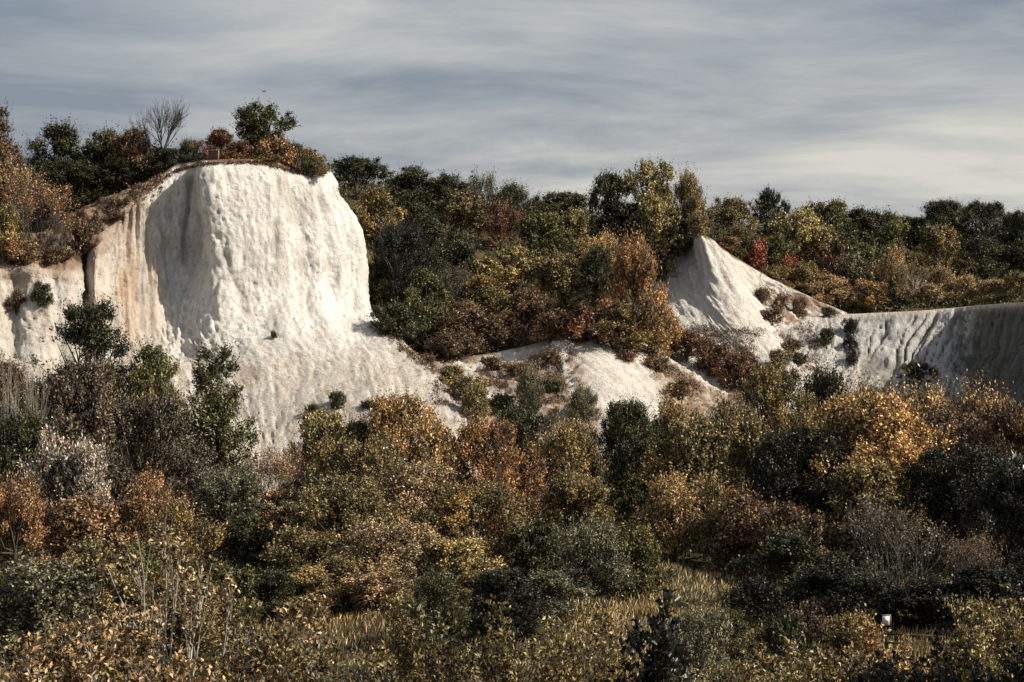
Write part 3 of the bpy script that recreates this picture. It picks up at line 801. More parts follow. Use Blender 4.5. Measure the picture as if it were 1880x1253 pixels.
COL = {
    'dg': (.066, .072, .033), 'gn': (.132, .134, .052), 'ol': (.235, .194, .092), 'yg': (.360, .302, .135), 'go': (.470, .325, .150), 'or': (.320, .200, .102),
    'ru': (.195, .110, .064), 'rd': (.340, .115, .062), 'br': (.170, .120, .074), 'mv': (.150, .121, .082), 'ta': (.390, .292, .165), 'gg': (.195, .186, .114), 'pk': (.50, .425, .34),
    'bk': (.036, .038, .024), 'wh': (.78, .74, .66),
}
KNAME = {'big': 'tree', 'mid': 'shrub', 'bush': 'bush', 'tall': 'tree', 'tree': 'tree', 'layer': 'tree', 'fan': 'shrub', 'fine': 'shrub', 'tuft': 'bush', 'twig': 'shrub', 'bare': 'bare_shrub', 'dead': 'dead_tree', 'birch': 'birch_tree', 'antler': 'tree'}
CAT = {'tree': 'tree', 'shrub': 'shrub', 'bush': 'bush', 'bare_shrub': 'shrub', 'dead_tree': 'tree', 'birch_tree': 'tree'}
USED = {}
def plant(kind, cx, top, w, base, colour, turn, label, group, grow_w=1.0):
    """crown centre and top in photo pixels, width in pixels; base > 0: pixel row where it stands, base < 0: its distance"""
    if base < 0:
        D = -base
    else:
        h = hit(cx, base)
        if h is None: print('MISS', label); return
        D = h.y
    X = (cx - CX) / F * D
    z0 = ground_z(X, D)
    zt = EYE + (CY - top) / F * D
    H = zt - z0
    W = w / F * D * 1.08 * grow_w
    if H < .25 * W or H > 3.2 * W or H > 22:
        print('SIZE %-10s %5.1f m high %5.1f m wide D %.0f  %s' % (kind, H, W, D, label))
        H = min(max(H, .3 * W), 3.0 * W)
    lst = KIND[kind]
    i = USED.get(kind, 0); USED[kind] = i + 1
    v = lst[i % len(lst)]
    nm = KNAME[kind]
    root = empty(nm, (X, D, zt - H))
    root.rotation_euler = (0, 0, (i * 2.4) % 6.283)
    tag(root, label, CAT[nm], group)
    s = (W / v['w'], W / v['w'], H / v['h'])
    root.scale = tuple(float(a) for a in s)
    if v['crown'] is not None:
        c = obj('crown', v['crown'], None, root)
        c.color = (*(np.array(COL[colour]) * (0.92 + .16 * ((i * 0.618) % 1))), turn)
    t = obj('trunk', v['trunk'], v['bark'], root)
    return root

#PLANTS
# ------------------------------------------------------------------ the plants
# kind, crown centre x, top y, width (photo pixels), base (row, or minus distance), leaf colour, how far turned, label
G_TOP, G_GULLY, G_HILL, G_SLOPE, G_FLOOR, G_CHALK = ('trees and bushes on the main cliff top', 'trees in the wooded gully', 'trees on the right hillside',
    'scrub on the chalk slopes', 'trees and shrubs on the quarry floor', 'small plants growing on bare chalk')
TOP = [
    ('tall', 2, 200, 95, -216, 'br', .8, 'slim brown tree reaching the skyline at the left edge of the picture'),
    ('layer', 108, 226, 150, -222, 'dg', .7, 'broad dark green tree at the far left of the cliff-top skyline'),
    ('mid', 186, 240, 120, -222, 'dg', .4, 'dark green rounded tree between the broad dark tree and the maroon bush'),
    ('mid', 246, 236, 95, -218, 'br', .6, 'dark maroon brown bush at the foot of the dead tree, on its left'),
    ('dead', 296, 172, 108, -217, 'br', 0, 'leafless dead tree with upswept branches on the cliff-top skyline'),
    ('mid', 300, 272, 85, -217, 'dg', .3, 'dark green bush directly below the dead tree'),
    ('fan', 346, 254, 55, -217, 'gg', .4, 'wispy grey green bush between the dead tree and the metal railing'),
    ('mid', 404, 238, 82, -216, 'ru', .5, 'reddish brown bush rising behind the small metal railing'),
    ('tree', 476, 191, 116, -219, 'gn', .1, 'lone green round-crowned tree standing against the sky on the main cliff'),
    ('bush', 445, 258, 70, -211, 'ru', .9, 'rust red bush at the cliff edge below the lone green tree'),
    ('bush', 512, 250, 76, -212, 'or', .6, 'orange rust bush to the right of the lone green tree'),
    ('bush', 540, 262, 60, -215, 'gn', .4, 'small green bush behind the orange rust bush on the main cliff'),
    ('mid', 572, 274, 66, -212.5, 'ol', .5, 'olive bush at the right end of the main cliff top'),
    ('bush', 352, 284, 40, -212, 'dg', .2, 'low dark bush filling the notch left of the metal railing'),
    ('bush', 490, 283, 60, -209.5, 'ol', .8, 'low olive brown bush overhanging the middle of the main cliff edge'),
    ('mid', 14, 296, 90, -211, 'ta', .5, 'tan leaved shrub on the left slope below the slim brown tree'),
    ('big', 130, 296, 170, -218, 'dg', .3, 'wide dark shaded thicket below the cliff-top skyline on the left'),
    ('mid', 232, 296, 110, -218, 'dg', .5, 'dark olive thicket above the orange streaked chalk'),
    ('twig', 66, 310, 130, -203, 'or', .7, 'thin pinkish orange shrub with a visible stem on the left slope'),
    ('mid', 10, 375, 80, -201, 'yg', .6, 'yellow green shrub at the left edge above the chalk'),
    ('twig', 110, 392, 80, -205, 'br', .6, 'brown twiggy shrub beside the soil scar on the left slope'),
    ('bush', 152, 398, 56, -206.5, 'br', .3, 'dark brown bush above the narrow dark cleft in the chalk'),
    ('bush', 212, 392, 44, -208, 'br', .5, 'small brown bush at the top of the orange streak'),
    ('bush', 40, 440, 80, -199.5, 'or', .3, 'low orange brown bush on the rim at the far left chalk'),
    ('bush', 105, 452, 60, -201.5, 'br', .6, 'low brown bush on the rim just left of the dark cleft'),
]
GULLY = [
    ('tree', 656, 288, 108, -262, 'dg', .3, 'dark green tree on the skyline just right of the main cliff'),
    ('mid', 752, 306, 98, -268, 'dg', .3, 'second dark green skyline tree to the right of the main cliff'),
    ('mid', 818, 320, 88, -270, 'dg', .5, 'dark skyline tree on the left of the tree with antler-like branches'),
    ('antler', 880, 310, 84, -268, 'gn', .2, 'skyline tree with stiff upright antler-like branches'),
    ('fan', 940, 336, 96, -268, 'dg', .6, 'dark olive skyline tree right of the antler-like tree'),
    ('mid', 1030, 354, 116, -272, 'gn', .3, 'low green skyline tree left of the tall trees over the second cliff'),
    ('mid', 690, 345, 92, 452, 'ol', .8, 'olive yellow tree in the gully beside the main cliff edge'),
    ('mid', 770, 376, 90, 470, 'dg', .2, 'dark green tree high in the gully below the second skyline tree'),
    ('mid', 850, 350, 95, 450, 'ol', .5, 'brownish olive tree below the antler-like skyline tree'),
    ('fan', 920, 368, 74, 458, 'ru', .5, 'dull red tree high in the middle of the gully'),
    ('mid', 1000, 392, 110, 510, 'gn', .5, 'green tree to the right of the dull red gully tree'),
    ('mid', 1056, 384, 74, 480, 'yg', .3, 'yellow green tree at the right of the upper gully'),
    ('big', 738, 412, 128, 580, 'bk', .2, 'largest near-black green tree in the gully by the main cliff'),
    ('mid', 838, 424, 110, 545, 'dg', .3, 'dark bluish green tree in the centre of the gully'),
    ('tree', 938, 452, 118, 560, 'yg', .5, 'bright yellow green tree in the middle of the gully'),
    ('mid', 1030, 462, 100, 570, 'ol', .4, 'olive tree right of the bright yellow green gully tree'),
    ('mid', 706, 480, 76, 585, 'gn', .5, 'grey green shrub hugging the foot of the main cliff edge'),
    ('mid', 772, 494, 96, 605, 'gn', .4, 'mid green shrub below the near-black gully tree'),
    ('twig', 826, 478, 70, 585, 'mv', .3, 'maroon twiggy shrub in the lower gully'),
    ('mid', 888, 506, 100, 600, 'ol', .9, 'brownish olive shrub right of the maroon twiggy shrub'),
    ('mid', 968, 530, 96, 622, 'br', .7, 'brown shrub low in the gully above the mound path'),
    ('tall', 1102, 455, 90, 590, 'dg', .3, 'dark green upright tree beside the orange trees in the gully'),
    ('fan', 1118, 426, 80, 545, 'go', .4, 'golden yellow tree top above the dark upright gully tree'),
    ('fan', 1166, 428, 106, 640, 'or', .6, 'tall orange tree against the left side of the second cliff'),
    ('mid', 1200, 536, 80, 655, 'go', .7, 'golden brown shrub below the tall orange tree'),
    ('mid', 1142, 556, 90, 650, 'ol', .7, 'olive brown shrub left of the golden brown shrub'),
    ('bush', 730, 552, 76, 622, 'dg', .5, 'dark bush on the bank edging the main cliff apron'),
    ('bush', 786, 580, 86, 652, 'dg', .4, 'dark bush above the main cliff apron, next along the bank'),
    ('mid', 850, 552, 100, 650, 'br', .4, 'dark brown bush at the bottom of the gully'),
    ('bush', 915, 576, 84, 640, 'br', .8, 'brown bush on the bank left of the rusty bush'),
    ('bush', 1060, 560, 96, 628, 'ru', .5, 'rusty brown bush on top of the chalk mound'),
    ('bush', 1010, 572, 70, 628, 'br', .9, 'small brown bush just left of the mound top'),
    ('bush', 1125, 590, 70, 640, 'ru', .3, 'russet bush on the right shoulder of the chalk mound'),
    ('bush', 830, 610, 80, 662, 'br', .2, 'low dark brown bush where the mound path begins'),
    ('tree', 1117, 316, 76, -256, 'dg', .6, 'dark green tall tree, leftmost of the clump over the second cliff'),
    ('tree', 1196, 296, 90, -257, 'yg', .4, 'tallest yellow green tree in the clump over the second cliff'),
    ('fan', 1262, 314, 78, -256, 'ol', .6, 'olive brown tree at the right of the clump over the second cliff'),
    ('mid', 1205, 356, 84, -252, 'yg', .3, 'sunlit yellow bush in front of the tallest clump tree'),
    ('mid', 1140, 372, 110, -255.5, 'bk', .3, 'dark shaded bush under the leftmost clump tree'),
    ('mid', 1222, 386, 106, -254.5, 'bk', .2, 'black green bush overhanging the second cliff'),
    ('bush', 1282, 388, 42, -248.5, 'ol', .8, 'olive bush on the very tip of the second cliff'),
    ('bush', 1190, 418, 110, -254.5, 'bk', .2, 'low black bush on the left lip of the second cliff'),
]
HILL = [
    ('tree', 1342, 364, 90, -262, 'ol', .3, 'thin olive tree right of the clump over the second cliff'),
    ('tree', 1411, 348, 62, -280, 'dg', .1, 'dark pointed tree standing above the right hillside skyline'),
    ('mid', 1352, 418, 80, -256, 'gn', .6, 'green bush behind the ridge of the second cliff'),
    ('bush', 1388, 436, 52, -256, 'rd', .4, 'bright red bush on the right hillside'),
    ('bush', 1450, 468, 52, -257, 'rd', .1, 'crimson bush lower right of the bright red bush'),
    ('mid', 1466, 384, 116, -268, 'yg', .4, 'big yellow green tree in the middle of the right hillside'),
    ('mid', 1524, 370, 100, -282, 'gn', .5, 'green skyline tree behind the big yellow green tree'),
    ('mid', 1582, 384, 96, -284, 'dg', .5, 'dark green skyline tree in the middle of the right hillside'),
    ('mid', 1634, 390, 84, -290, 'gn', .4, 'green skyline tree left of the dip in the right skyline'),
    ('bush', 1530, 438, 58, -262, 'ru', .2, 'dark wine red bush in the right hillside woods'),
    ('mid', 1578, 440, 84, -264, 'gn', .4, 'green tree right of the dark wine red bush'),
    ('fan', 1642, 456, 62, -258, 'go', .3, 'golden orange tree on the right hillside near the birch'),
    ('big', 1732, 370, 112, -318, 'dg', .3, 'large dark tree on the far right skyline'),
    ('big', 1812, 372, 106, -318, 'dg', .2, 'second large dark tree on the far right skyline'),
    ('big', 1884, 388, 104, -310, 'dg', .2, 'dark skyline tree cut by the right edge of the picture'),
    ('mid', 1668, 398, 70, -322, 'dg', .3, 'low distant dark tree in the dip of the right skyline'),
    ('mid', 1722, 414, 92, -290, 'ol', .8, 'olive tan tree below the large far right skyline tree'),
    ('layer', 1800, 436, 132, -276, 'dg', .5, 'broad dark layered tree on the right, above the fluted wall'),
    ('mid', 1878, 440, 90, -274, 'dg', .3, 'dark tree at the right edge above the fluted wall'),
    ('fan', 1726, 486, 66, -256, 'go', .3, 'golden shrub right of the white-stemmed birch'),
    ('birch', 1676, 478, 56, -252, 'ol', .5, 'birch with a slender white trunk standing on the wall rim'),
    ('mid', 1770, 506, 70, -252, 'ta', .5, 'tan shrub on the rim right of the golden shrub'),
    ('mid', 1820, 514, 66, -249, 'ta', .8, 'tan brown shrub on the rim near the shaded end of the wall'),
    ('mid', 1868, 500, 66, -246, 'ol', .7, 'olive shrub on the rim at the right edge of the picture'),
    ('mid', 1518, 504, 92, -253.5, 'ta', .6, 'tan shrub at the lower end of the chalk ridge'),
    ('mid', 1592, 514, 84, -253, 'ta', 1.0, 'orange brown shrub on the rim left of the birch'),
    ('mid', 1630, 488, 70, -259, 'dg', .4, 'dark green tree just left of the birch'),
    ('mid', 1474, 484, 76, -256, 'ol', .6, 'olive shrub right of the crimson bush'),
    ('mid', 1562, 468, 76, -261, 'gg', .3, 'grey green tree above the tan rim shrubs'),
    ('mid', 1420, 430, 76, -262, 'gn', .5, 'green tree between the bright red and the big yellow green tree'),
    ('bush', 1332, 432, 50, -250.5, 'br', .9, 'brown bush at the top of the ridge beside the second cliff'),
    ('bush', 1422, 488, 56, -252, 'ol', .9, 'brownish low bush along the top of the ridge'),
    ('bush', 1705, 520, 60, -251, 'ta', .4, 'low pale tan bush at the foot of the birch'),
    ('bush', 1840, 535, 64, -246.5, 'ol', .6, 'low olive bush on the rim above the shaded wall'),
]
SLOPE = [
    ('tuft', 1400, 524, 34, 556, 'br', .5, 'brown tuft high on the ridge slope below the second cliff'),
    ('tuft', 1432, 536, 36, 578, 'br', .6, 'dark brown tuft in the middle of the ridge slope'),
    ('bush', 1470, 544, 34, 584, 'br', .4, 'maroon brown bush on the ridge near the start of the wall'),
    ('tuft', 1520, 562, 28, 582, 'dg', .3, 'small green tuft on the rim at the start of the wall'),
    ('tuft', 1418, 560, 40, 598, 'br', .9, 'brown scrub patch beside the lower ridge path'),
    ('bush', 1562, 584, 34, 618, 'bk', .2, 'dark bush on the fluted wall, topmost of three in a column'),
    ('bush', 1562, 616, 28, 644, 'bk', .2, 'dark bush on the fluted wall, middle of three in a column'),
    ('bush', 1564, 642, 26, 672, 'bk', .2, 'dark bush on the fluted wall, lowest of three in a column'),
    ('bush', 1516, 600, 36, 634, 'dg', .6, 'brown green bush on the fluted wall left of the dark column'),
    ('tuft', 1456, 620, 42, 646, 'br', .3, 'brown tuft on the path end left of the fluted wall'),
    ('tuft', 1466, 644, 46, 670, 'dg', .5, 'dark tuft below the path end at the fluted wall'),
    ('bush', 1430, 640, 50, 680, 'ol', .5, 'olive bush at the foot of the second cliff apron'),
    ('tree', 1686, 664, 74, 725, 'dg', .1, 'dark green bush standing in front of the fluted wall'),
    ('mid', 1222, 580, 80, 640, 'go', .8, 'gold and green bush above the pale chalk strip'),
    ('bush', 1262, 606, 76, 662, 'ru', .6, 'rust brown bush along the upper chalk strip'),
    ('bush', 1312, 622, 80, 690, 'ru', .2, 'deep rust bush in the middle of the red scrub slope'),
    ('bush', 1366, 640, 80, 706, 'ru', .1, 'dark red bush at the right of the red scrub slope'),
    ('bush', 1342, 668, 64, 714, 'ru', .8, 'orange brown bush at the lower edge of the red scrub slope'),
    ('bush', 1398, 668, 50, 722, 'br', .4, 'brown bush where the red scrub meets the second cliff apron'),
    ('bush', 1246, 698, 56, 734, 'br', .9, 'brown bush below the pale chalk strip'),
    ('tuft', 1205, 650, 50, 684, 'br', .7, 'small brown tuft on the right side of the mound'),
    ('tuft', 1152, 638, 40, 664, 'ru', .3, 'small rust tuft on the bare side of the mound'),
    ('bush', 826, 668, 58, 706, 'ol', .5, 'olive bush at the left foot of the mound'),
    ('bush', 856, 690, 80, 745, 'ol', .7, 'brown olive bush below the left foot of the mound'),
    ('mid', 876, 706, 60, 780, 'yg', .4, 'yellowish bush below the fork of the mound path'),
    ('tuft', 905, 652, 50, 680, 'br', .3, 'dark brown tuft beside the mound path'),
    ('tuft', 948, 662, 50, 690, 'br', .5, 'brown tuft on the shaded side of the mound'),
    ('fine', 970, 668, 56, 760, 'gg', .3, 'pale grey green pointed shrub in front of the mound'),
    ('tuft', 1012, 640, 44, 668, 'br', .6, 'brown tuft near the crest of the mound'),
    ('tuft', 1010, 694, 50, 726, 'dg', .3, 'dark tuft low on the shaded side of the mound'),
    ('fine', 1072, 708, 62, 775, 'gg', .2, 'grey green fine-leaved shrub at the foot of the bare mound face'),
    ('tuft', 920, 718, 50, 752, 'dg', .4, 'dark green tuft under the mound path fork'),
]
CHALKP = [
    ('tuft', 502, 606, 15, 622, 'dg', .3, 'tiny dark bush alone in the middle of the main chalk face'),
    ('bush', 30, 532, 42, 578, 'br', .6, 'brown bush clinging to the chalk at the far left'),
    ('bush', 76, 516, 44, 560, 'dg', .6, 'green bush hanging on the chalk next to the far left brown bush'),
    ('bush', 622, 716, 42, 752, 'dg', .6, 'dark green bush low on the main cliff apron'),
    ('tuft', 572, 740, 28, 762, 'dg', .5, 'small green tuft left of the low apron bush'),
    ('tuft', 590, 752, 30, 770, 'dg', .4, 'smaller green tuft just below the low apron bush'),
    ('tuft', 676, 732, 36, 752, 'dg', .6, 'green tuft on the apron right of the low apron bush'),
    ('tuft', 700, 738, 30, 756, 'ol', .6, 'olive tuft at the right end of the apron tufts'),
    ('tuft', 786, 648, 32, 670, 'br', .4, 'brown tuft at the right edge of the main cliff apron'),
    ('tuft', 292, 632, 12, 644, 'dg', .2, 'tiny dark tuft at the foot of the orange streak'),
]
FLOOR = [
    ('layer', 165, 554, 200, -184, 'dg', .2, 'dark spreading tree silhouetted against the left chalk'),
    ('bare', 40, 618, 120, -166, 'mv', 0, 'pale leafless shrub in front of the far left chalk'),
    ('mid', 282, 636, 96, -182, 'gn', .5, 'green tree right of the dark spreading tree'),
    ('bush', 296, 688, 66, -177, 'ol', .4, 'rounded olive bush between the spreading tree and the tall dark green tree'),
    ('tall', 400, 640, 170, -170, 'gn', .2, 'tall dark green tree standing before the main cliff apron'),
    ('big', -10, 660, 150, -172, 'br', .4, 'dark brown tree at the left edge under the pale leafless shrub'),
    ('big', 150, 668, 180, -170, 'mv', .4, 'brownish tree below the dark spreading tree'),
    ('big', 262, 730, 190, -160, 'mv', .3, 'large dull purple brown shrub left of the tall dark green tree'),
    ('big', 20, 760, 160, -158, 'dg', .5, 'dark shaded tree at the left edge beside the pale flowering climber'),
    ('mid', 104, 792, 110, -148, 'pk', .3, 'shrub covered in pale pinkish seed heads at the left'),
    ('mid', 166, 816, 66, -146, 'pk', .2, 'smaller shrub of pale seed heads right of the larger one'),
    ('fan', 28, 872, 120, -138, 'or', .5, 'orange shrub at the left edge'),
    ('fan', 272, 866, 120, -142, 'or', .3, 'orange brown shrub in front of the purple brown shrub'),
    ('mid', 150, 914, 160, -130, 'or', .2, 'wide brownish orange shrub in the left thicket'),
    ('fan', 330, 926, 130, -134, 'ol', 1.0, 'orange olive shrub below the tall dark green tree'),
    ('big', 420, 860, 150, -150, 'gg', .2, 'grey green ivy-dark tree at the foot of the tall dark green tree'),
    ('mid', 446, 946, 110, -136, 'dg', .4, 'dark green shrub beside the black hollow left of centre'),
    ('twig', 515, 812, 120, -163, 'or', .4, 'thin orange twiggy shrub at the bottom tip of the chalk apron'),
    ('mid', 512, 892, 110, -150, 'ta', .5, 'pinkish tan shrub under the orange twiggy shrub'),
    ('mid', 590, 756, 104, -170, 'yg', .3, 'yellow green shrub right of the bottom tip of the chalk apron'),
    ('mid', 660, 772, 100, -166, 'gn', .7, 'green shrub between the yellow green shrub and the tall orange gold tree'),
    ('big', 728, 728, 150, -164, 'go', .5, 'tall orange gold tree in the centre below the chalk apron'),
    ('mid', 812, 782, 104, -160, 'go', .2, 'bright gold shrub right of the tall orange gold tree'),
    ('big', 898, 774, 150, -152, 'or', .7, 'large orange brown dome-shaped tree in the centre'),
    ('big', 660, 806, 170, -150, 'ol', .8, 'olive gold tree below the tall orange gold tree'),
    ('big', 770, 850, 180, -142, 'ta', .3, 'wide tan tree in the middle of the central thicket'),
    ('big', 640, 876, 190, -134, 'ol', .5, 'big olive green dome left of centre in the thicket'),
    ('big', 872, 892, 190, -136, 'ol', 1.0, 'olive tan dome right of centre in the central thicket'),
    ('mid', 560, 970, 130, -128, 'ol', .6, 'olive shrub right of the black hollow'),
    ('big', 720, 960, 170, -126, 'ta', .3, 'sunlit tan shrub at the front of the central thicket'),
    ('mid', 850, 990, 130, -125, 'yg', .5, 'yellowish shrub at the front right of the central thicket'),
    ('mid', 625, 1020, 110, -123, 'ol', .7, 'low olive shrub at the meadow edge left of centre'),
    ('big', 950, 746, 120, -172, 'dg', .5, 'dark green tree under the pale pointed shrub'),
    ('fan', 1052, 764, 110, -166, 'ol', .9, 'olive tan shrub left of the dark tree in the middle right'),
    ('fan', 1052, 852, 140, -146, 'ol', .5, 'rounded olive shrub right of the central thicket'),
    ('fine', 1092, 952, 140, -127, 'gg', .2, 'big grey green fine-leaved dome beside the sunny meadow'),
    ('mid', 1168, 966, 92, -129, 'gn', .8, 'green dome touching the sunny meadow on its left'),
    ('mid', 985, 960, 100, -134, 'dg', .5, 'dark green shrub between the central thicket and the grey green dome'),
    ('big', 1146, 738, 120, -170, 'dg', .6, 'dark tree with silvery glints in the middle right'),
    ('fan', 1230, 730, 120, -172, 'ol', .8, 'olive shrub below the chalk strip'),
    ('fan', 1326, 728, 116, -172, 'ol', .6, 'second olive shrub below the red scrub slope'),
    ('mid', 1262, 770, 130, -162, 'ol', .5, 'dull olive tree in front of the two olive shrubs'),
    ('big', 1422, 676, 140, -180, 'ol', .7, 'tan green tree below the second cliff apron'),
    ('fan', 1512, 668, 110, -190, 'dg', .9, 'dark olive tree below the left end of the fluted wall'),
    ('fan', 1588, 700, 100, -184, 'ol', .8, 'olive tree below the bright base of the fluted wall'),
    ('mid', 1382, 770, 120, -164, 'ol', .6, 'olive shrub left of the great golden tree'),
    ('fan', 1240, 870, 130, -146, 'go', .2, 'golden green upright shrub behind the sunny meadow'),
    ('fan', 1318, 876, 96, -145, 'ol', .9, 'brownish olive shrub right of the golden green upright shrub'),
    ('mid', 1372, 900, 120, -141, 'br', .8, 'brown shrub at the back of the sunny meadow'),
    ('mid', 1450, 926, 110, -138, 'br', .6, 'brown green shrub left of the purple brown tree'),
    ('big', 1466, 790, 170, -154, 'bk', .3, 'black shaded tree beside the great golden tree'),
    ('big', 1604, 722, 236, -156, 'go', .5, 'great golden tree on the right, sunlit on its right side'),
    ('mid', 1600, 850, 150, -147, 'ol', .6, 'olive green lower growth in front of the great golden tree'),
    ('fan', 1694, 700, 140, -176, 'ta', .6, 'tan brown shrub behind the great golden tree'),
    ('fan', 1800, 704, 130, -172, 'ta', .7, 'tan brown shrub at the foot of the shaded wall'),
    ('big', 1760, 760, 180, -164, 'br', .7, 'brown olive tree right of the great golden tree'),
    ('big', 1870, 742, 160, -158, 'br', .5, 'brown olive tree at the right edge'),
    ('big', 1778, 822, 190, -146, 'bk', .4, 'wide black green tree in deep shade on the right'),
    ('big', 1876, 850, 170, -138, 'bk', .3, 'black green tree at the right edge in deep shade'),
    ('twig', 1640, 908, 190, -124, 'mv', .2, 'purple brown twiggy tree with pale stems on the right'),
    ('mid', 1448, 976, 150, -124, 'dg', .6, 'dark bush at the right end of the sunny meadow'),
    ('twig', 1785, 972, 120, -122, 'br', .6, 'brown twiggy shrub right of the purple brown tree'),
    ('bush', 1392, 1058, 130, -117, 'bk', .3, 'low black bush in front of the sunny meadow on its right'),
    ('mid', 1520, 1020, 120, -119, 'bk', .4, 'dark shaded bush below the purple brown tree'),
    ('bush', 1480, 1108, 110, -108, 'br', .4, 'low dark russet bush below the dark shaded bush'),
    ('mid', 1340, 1122, 70, -104, 'gn', .5, 'small dark green bush in the meadow right of the grey green upright bush'),
    ('fine', 1268, 1112, 140, -92, 'gg', .4, 'grey green upright bush at the bottom right of centre'),
    ('mid', 62, 1030, 190, -104, 'gg', .4, 'grey green small-leaved bush at the lower left edge'),
    ('mid', 168, 994, 140, -112, 'ol', .5, 'olive green shrub at the lower left behind the pale-stemmed shrub'),
    ('mid', 260, 1000, 110, -116, 'gn', .6, 'green shrub behind the pale-stemmed shrub'),
    ('mid', 395, 1030, 130, -112, 'gn', .6, 'green shrub between the pale-stemmed shrub and the black hollow'),
    ('mid', 930, 1046, 120, -112, 'bk', .4, 'dark shrub in front of the grey green dome'),
    ('fan', 795, 1048, 110, -110, 'dg', .5, 'dark green shrub below the sunlit tan shrub'),
    ('bush', 1560, 1120, 110, -102, 'ol', .8, 'low olive gold bush left of the white notice'),
    ('mid', 500, 1046, 110, -117, 'dg', .5, 'dark low shrub in the black hollow left of centre'),
    ('mid', 560, 1040, 110, -119, 'ol', .8, 'low olive brown shrub at the right side of the black hollow'),
    ('mid', 690, 1046, 120, -119.5, 'ta', .5, 'low tan shrub just behind the small left meadow'),
    ('mid', 880, 1050, 110, -117, 'ol', .6, 'low olive shrub in front of the yellowish shrub'),
    ('mid', 1010, 1050, 110, -118, 'gg', .3, 'low grey shrub in front of the dark green centre shrub'),
    ('mid', 330, 1060, 140, -105, 'ol', .7, 'olive shrub hidden behind the pale stems'),
    ('mid', 1700, 1062, 130, -114, 'bk', .4, 'dark low bush under the purple brown twiggy tree'),
    ('mid', 1600, 1056, 110, -115, 'bk', .5, 'black low bush left of the stems of the purple brown tree'),
    ('mid', 1810, 1040, 150, -112, 'bk', .5, 'black bush below the brown twiggy shrub'),
    ('mid', 1890, 1010, 130, -116, 'bk', .4, 'black bush at the right edge above the bright yellow shrub'),
    ('bush', 1440, 1130, 110, -100, 'dg', .6, 'dark low bush right of the small dark green meadow bush'),
    ('bush', 1790, 1098, 100, -100, 'yg', .4, 'low yellow green bush right of the rail fence'),
]
for lst, g in ((TOP, G_TOP), (GULLY, G_GULLY), (HILL, G_HILL), (SLOPE, G_SLOPE), (CHALKP, G_CHALK), (FLOOR, G_FLOOR)):
    for row in lst:
        plant(*row, g, 1.28 if g == G_FLOOR and row[0] in ('big', 'mid', 'fan') else 1.12 if g in (G_GULLY, G_HILL) else 1.0)

# two unseen trees added outside the right edge to shade the bottom right corner
for X_, D_, h_, w_, lab in ((12.0, 13.5, 8.5, 8.0, 'large unseen tree added beyond the right edge to shade the near bank'),
                             (11.6, 22.0, 5.6, 7.5, 'second unseen tree added beyond the right edge to shade the near bank')):
    v_ = KIND['big'][1]
    rt = tag(empty('tree', (X_, D_, ground_z(X_, D_) - .1)), lab, 'tree')
    rt.scale = (w_ / v_['w'], w_ / v_['w'], h_ / v_['h'])
    cr = obj('crown', v_['crown'], None, rt); cr.color = (*COL['dg'], .3)
    obj('trunk', v_['trunk'], v_['bark'], rt)

# ------------------------------------------------------------------ undergrowth and meadow grass
def meadow(px, D):
    return ((px > 1065) & (px < 1400) & (D > 113) & (D < 140)) | ((px > 585) & (px < 745) & (D > 105) & (D < 119)) | ((px > 1632) & (px < 1740) & (D > 101) & (D < 113)) | ((px > 1100) & (px < 1340) & (D > 96) & (D < 116))
def scatter(n, D0, D1, x0, x1, seed):
    r = np.random.default_rng(seed)
    D = np.sqrt(r.uniform(D0 ** 2, D1 ** 2, n)); p = r.uniform(x0, x1, n)
    return r, p, D, (p - CX) / F * D
def grid_z(x, y):
    fx = np.clip(np.searchsorted(gx, x) - 1, 0, len(gx) - 2); fy = np.clip(np.searchsorted(gy, y) - 1, 0, len(gy) - 2)
    u = (x - gx[fx]) / (gx[fx + 1] - gx[fx]); v = (y - gy[fy]) / (gy[fy + 1] - gy[fy])
    return GZ[fx, fy] * (1 - u) * (1 - v) + GZ[fx + 1, fy] * u * (1 - v) + GZ[fx, fy + 1] * (1 - u) * v + GZ[fx + 1, fy + 1] * u * v
def undergrowth(label, n, D0, D1, seed, hmax, leaf, per, colour):
    r, p, D, x = scatter(n, D0, D1, -60, 1940, seed)
    z = grid_z(x, D)
    keep = ~meadow(p + 12 * r.normal(size=n), D + r.normal(size=n))
    top = np.array([ground_z(a, b) for a, b in zip(x, D)])
    keep &= np.abs(top - z) < .25
    p, D, x, z = p[keep], D[keep], x[keep], z[keep]
    n = len(x)
    hh = hmax * np.clip(.35 + .55 * fbm(x / 3.5, D / 3.5, oct=3, seed=seed), .08, 1)
    root = np.stack([x, D, z + hh * r.random(n) ** .6], 1)
    sd = r.normal(size=(n, 3)) * .5 + np.array([0, 0, .8]); sd /= np.linalg.norm(sd, axis=1)[:, None]
    C = root[:, None] + sd[:, None] * (np.linspace(0, .7, per))[None, :, None] + r.normal(size=(n, per, 3)) * .14
    A = sd[:, None] + r.normal(size=(n, per, 3)) * .6
    Nn = r.normal(size=(n, per, 3)) + np.array([0, 0, .4])
    lob = np.clip(.5 + .6 * fbm(x / 5, D / 5, oct=3, seed=seed + 3), 0, 1)
    m = n * per
    me = leaves_mesh('undergrowth', C.reshape(-1, 3), A.reshape(-1, 3), Nn.reshape(-1, 3), leaf * r.uniform(.6, 1.3, m), leaf * .5 * r.uniform(.6, 1.3, m), r.random(m), np.repeat(lob, per))
    o = obj('undergrowth', me); o.color = (*COL[colour], 1.0)
    return tag(o, label, 'undergrowth', kind='stuff')
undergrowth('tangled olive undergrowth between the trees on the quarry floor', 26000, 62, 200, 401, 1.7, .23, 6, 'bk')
undergrowth('dark undergrowth between the trees on the wooded slopes', 22000, 200, 335, 402, 4.2, .33, 6, 'dg')

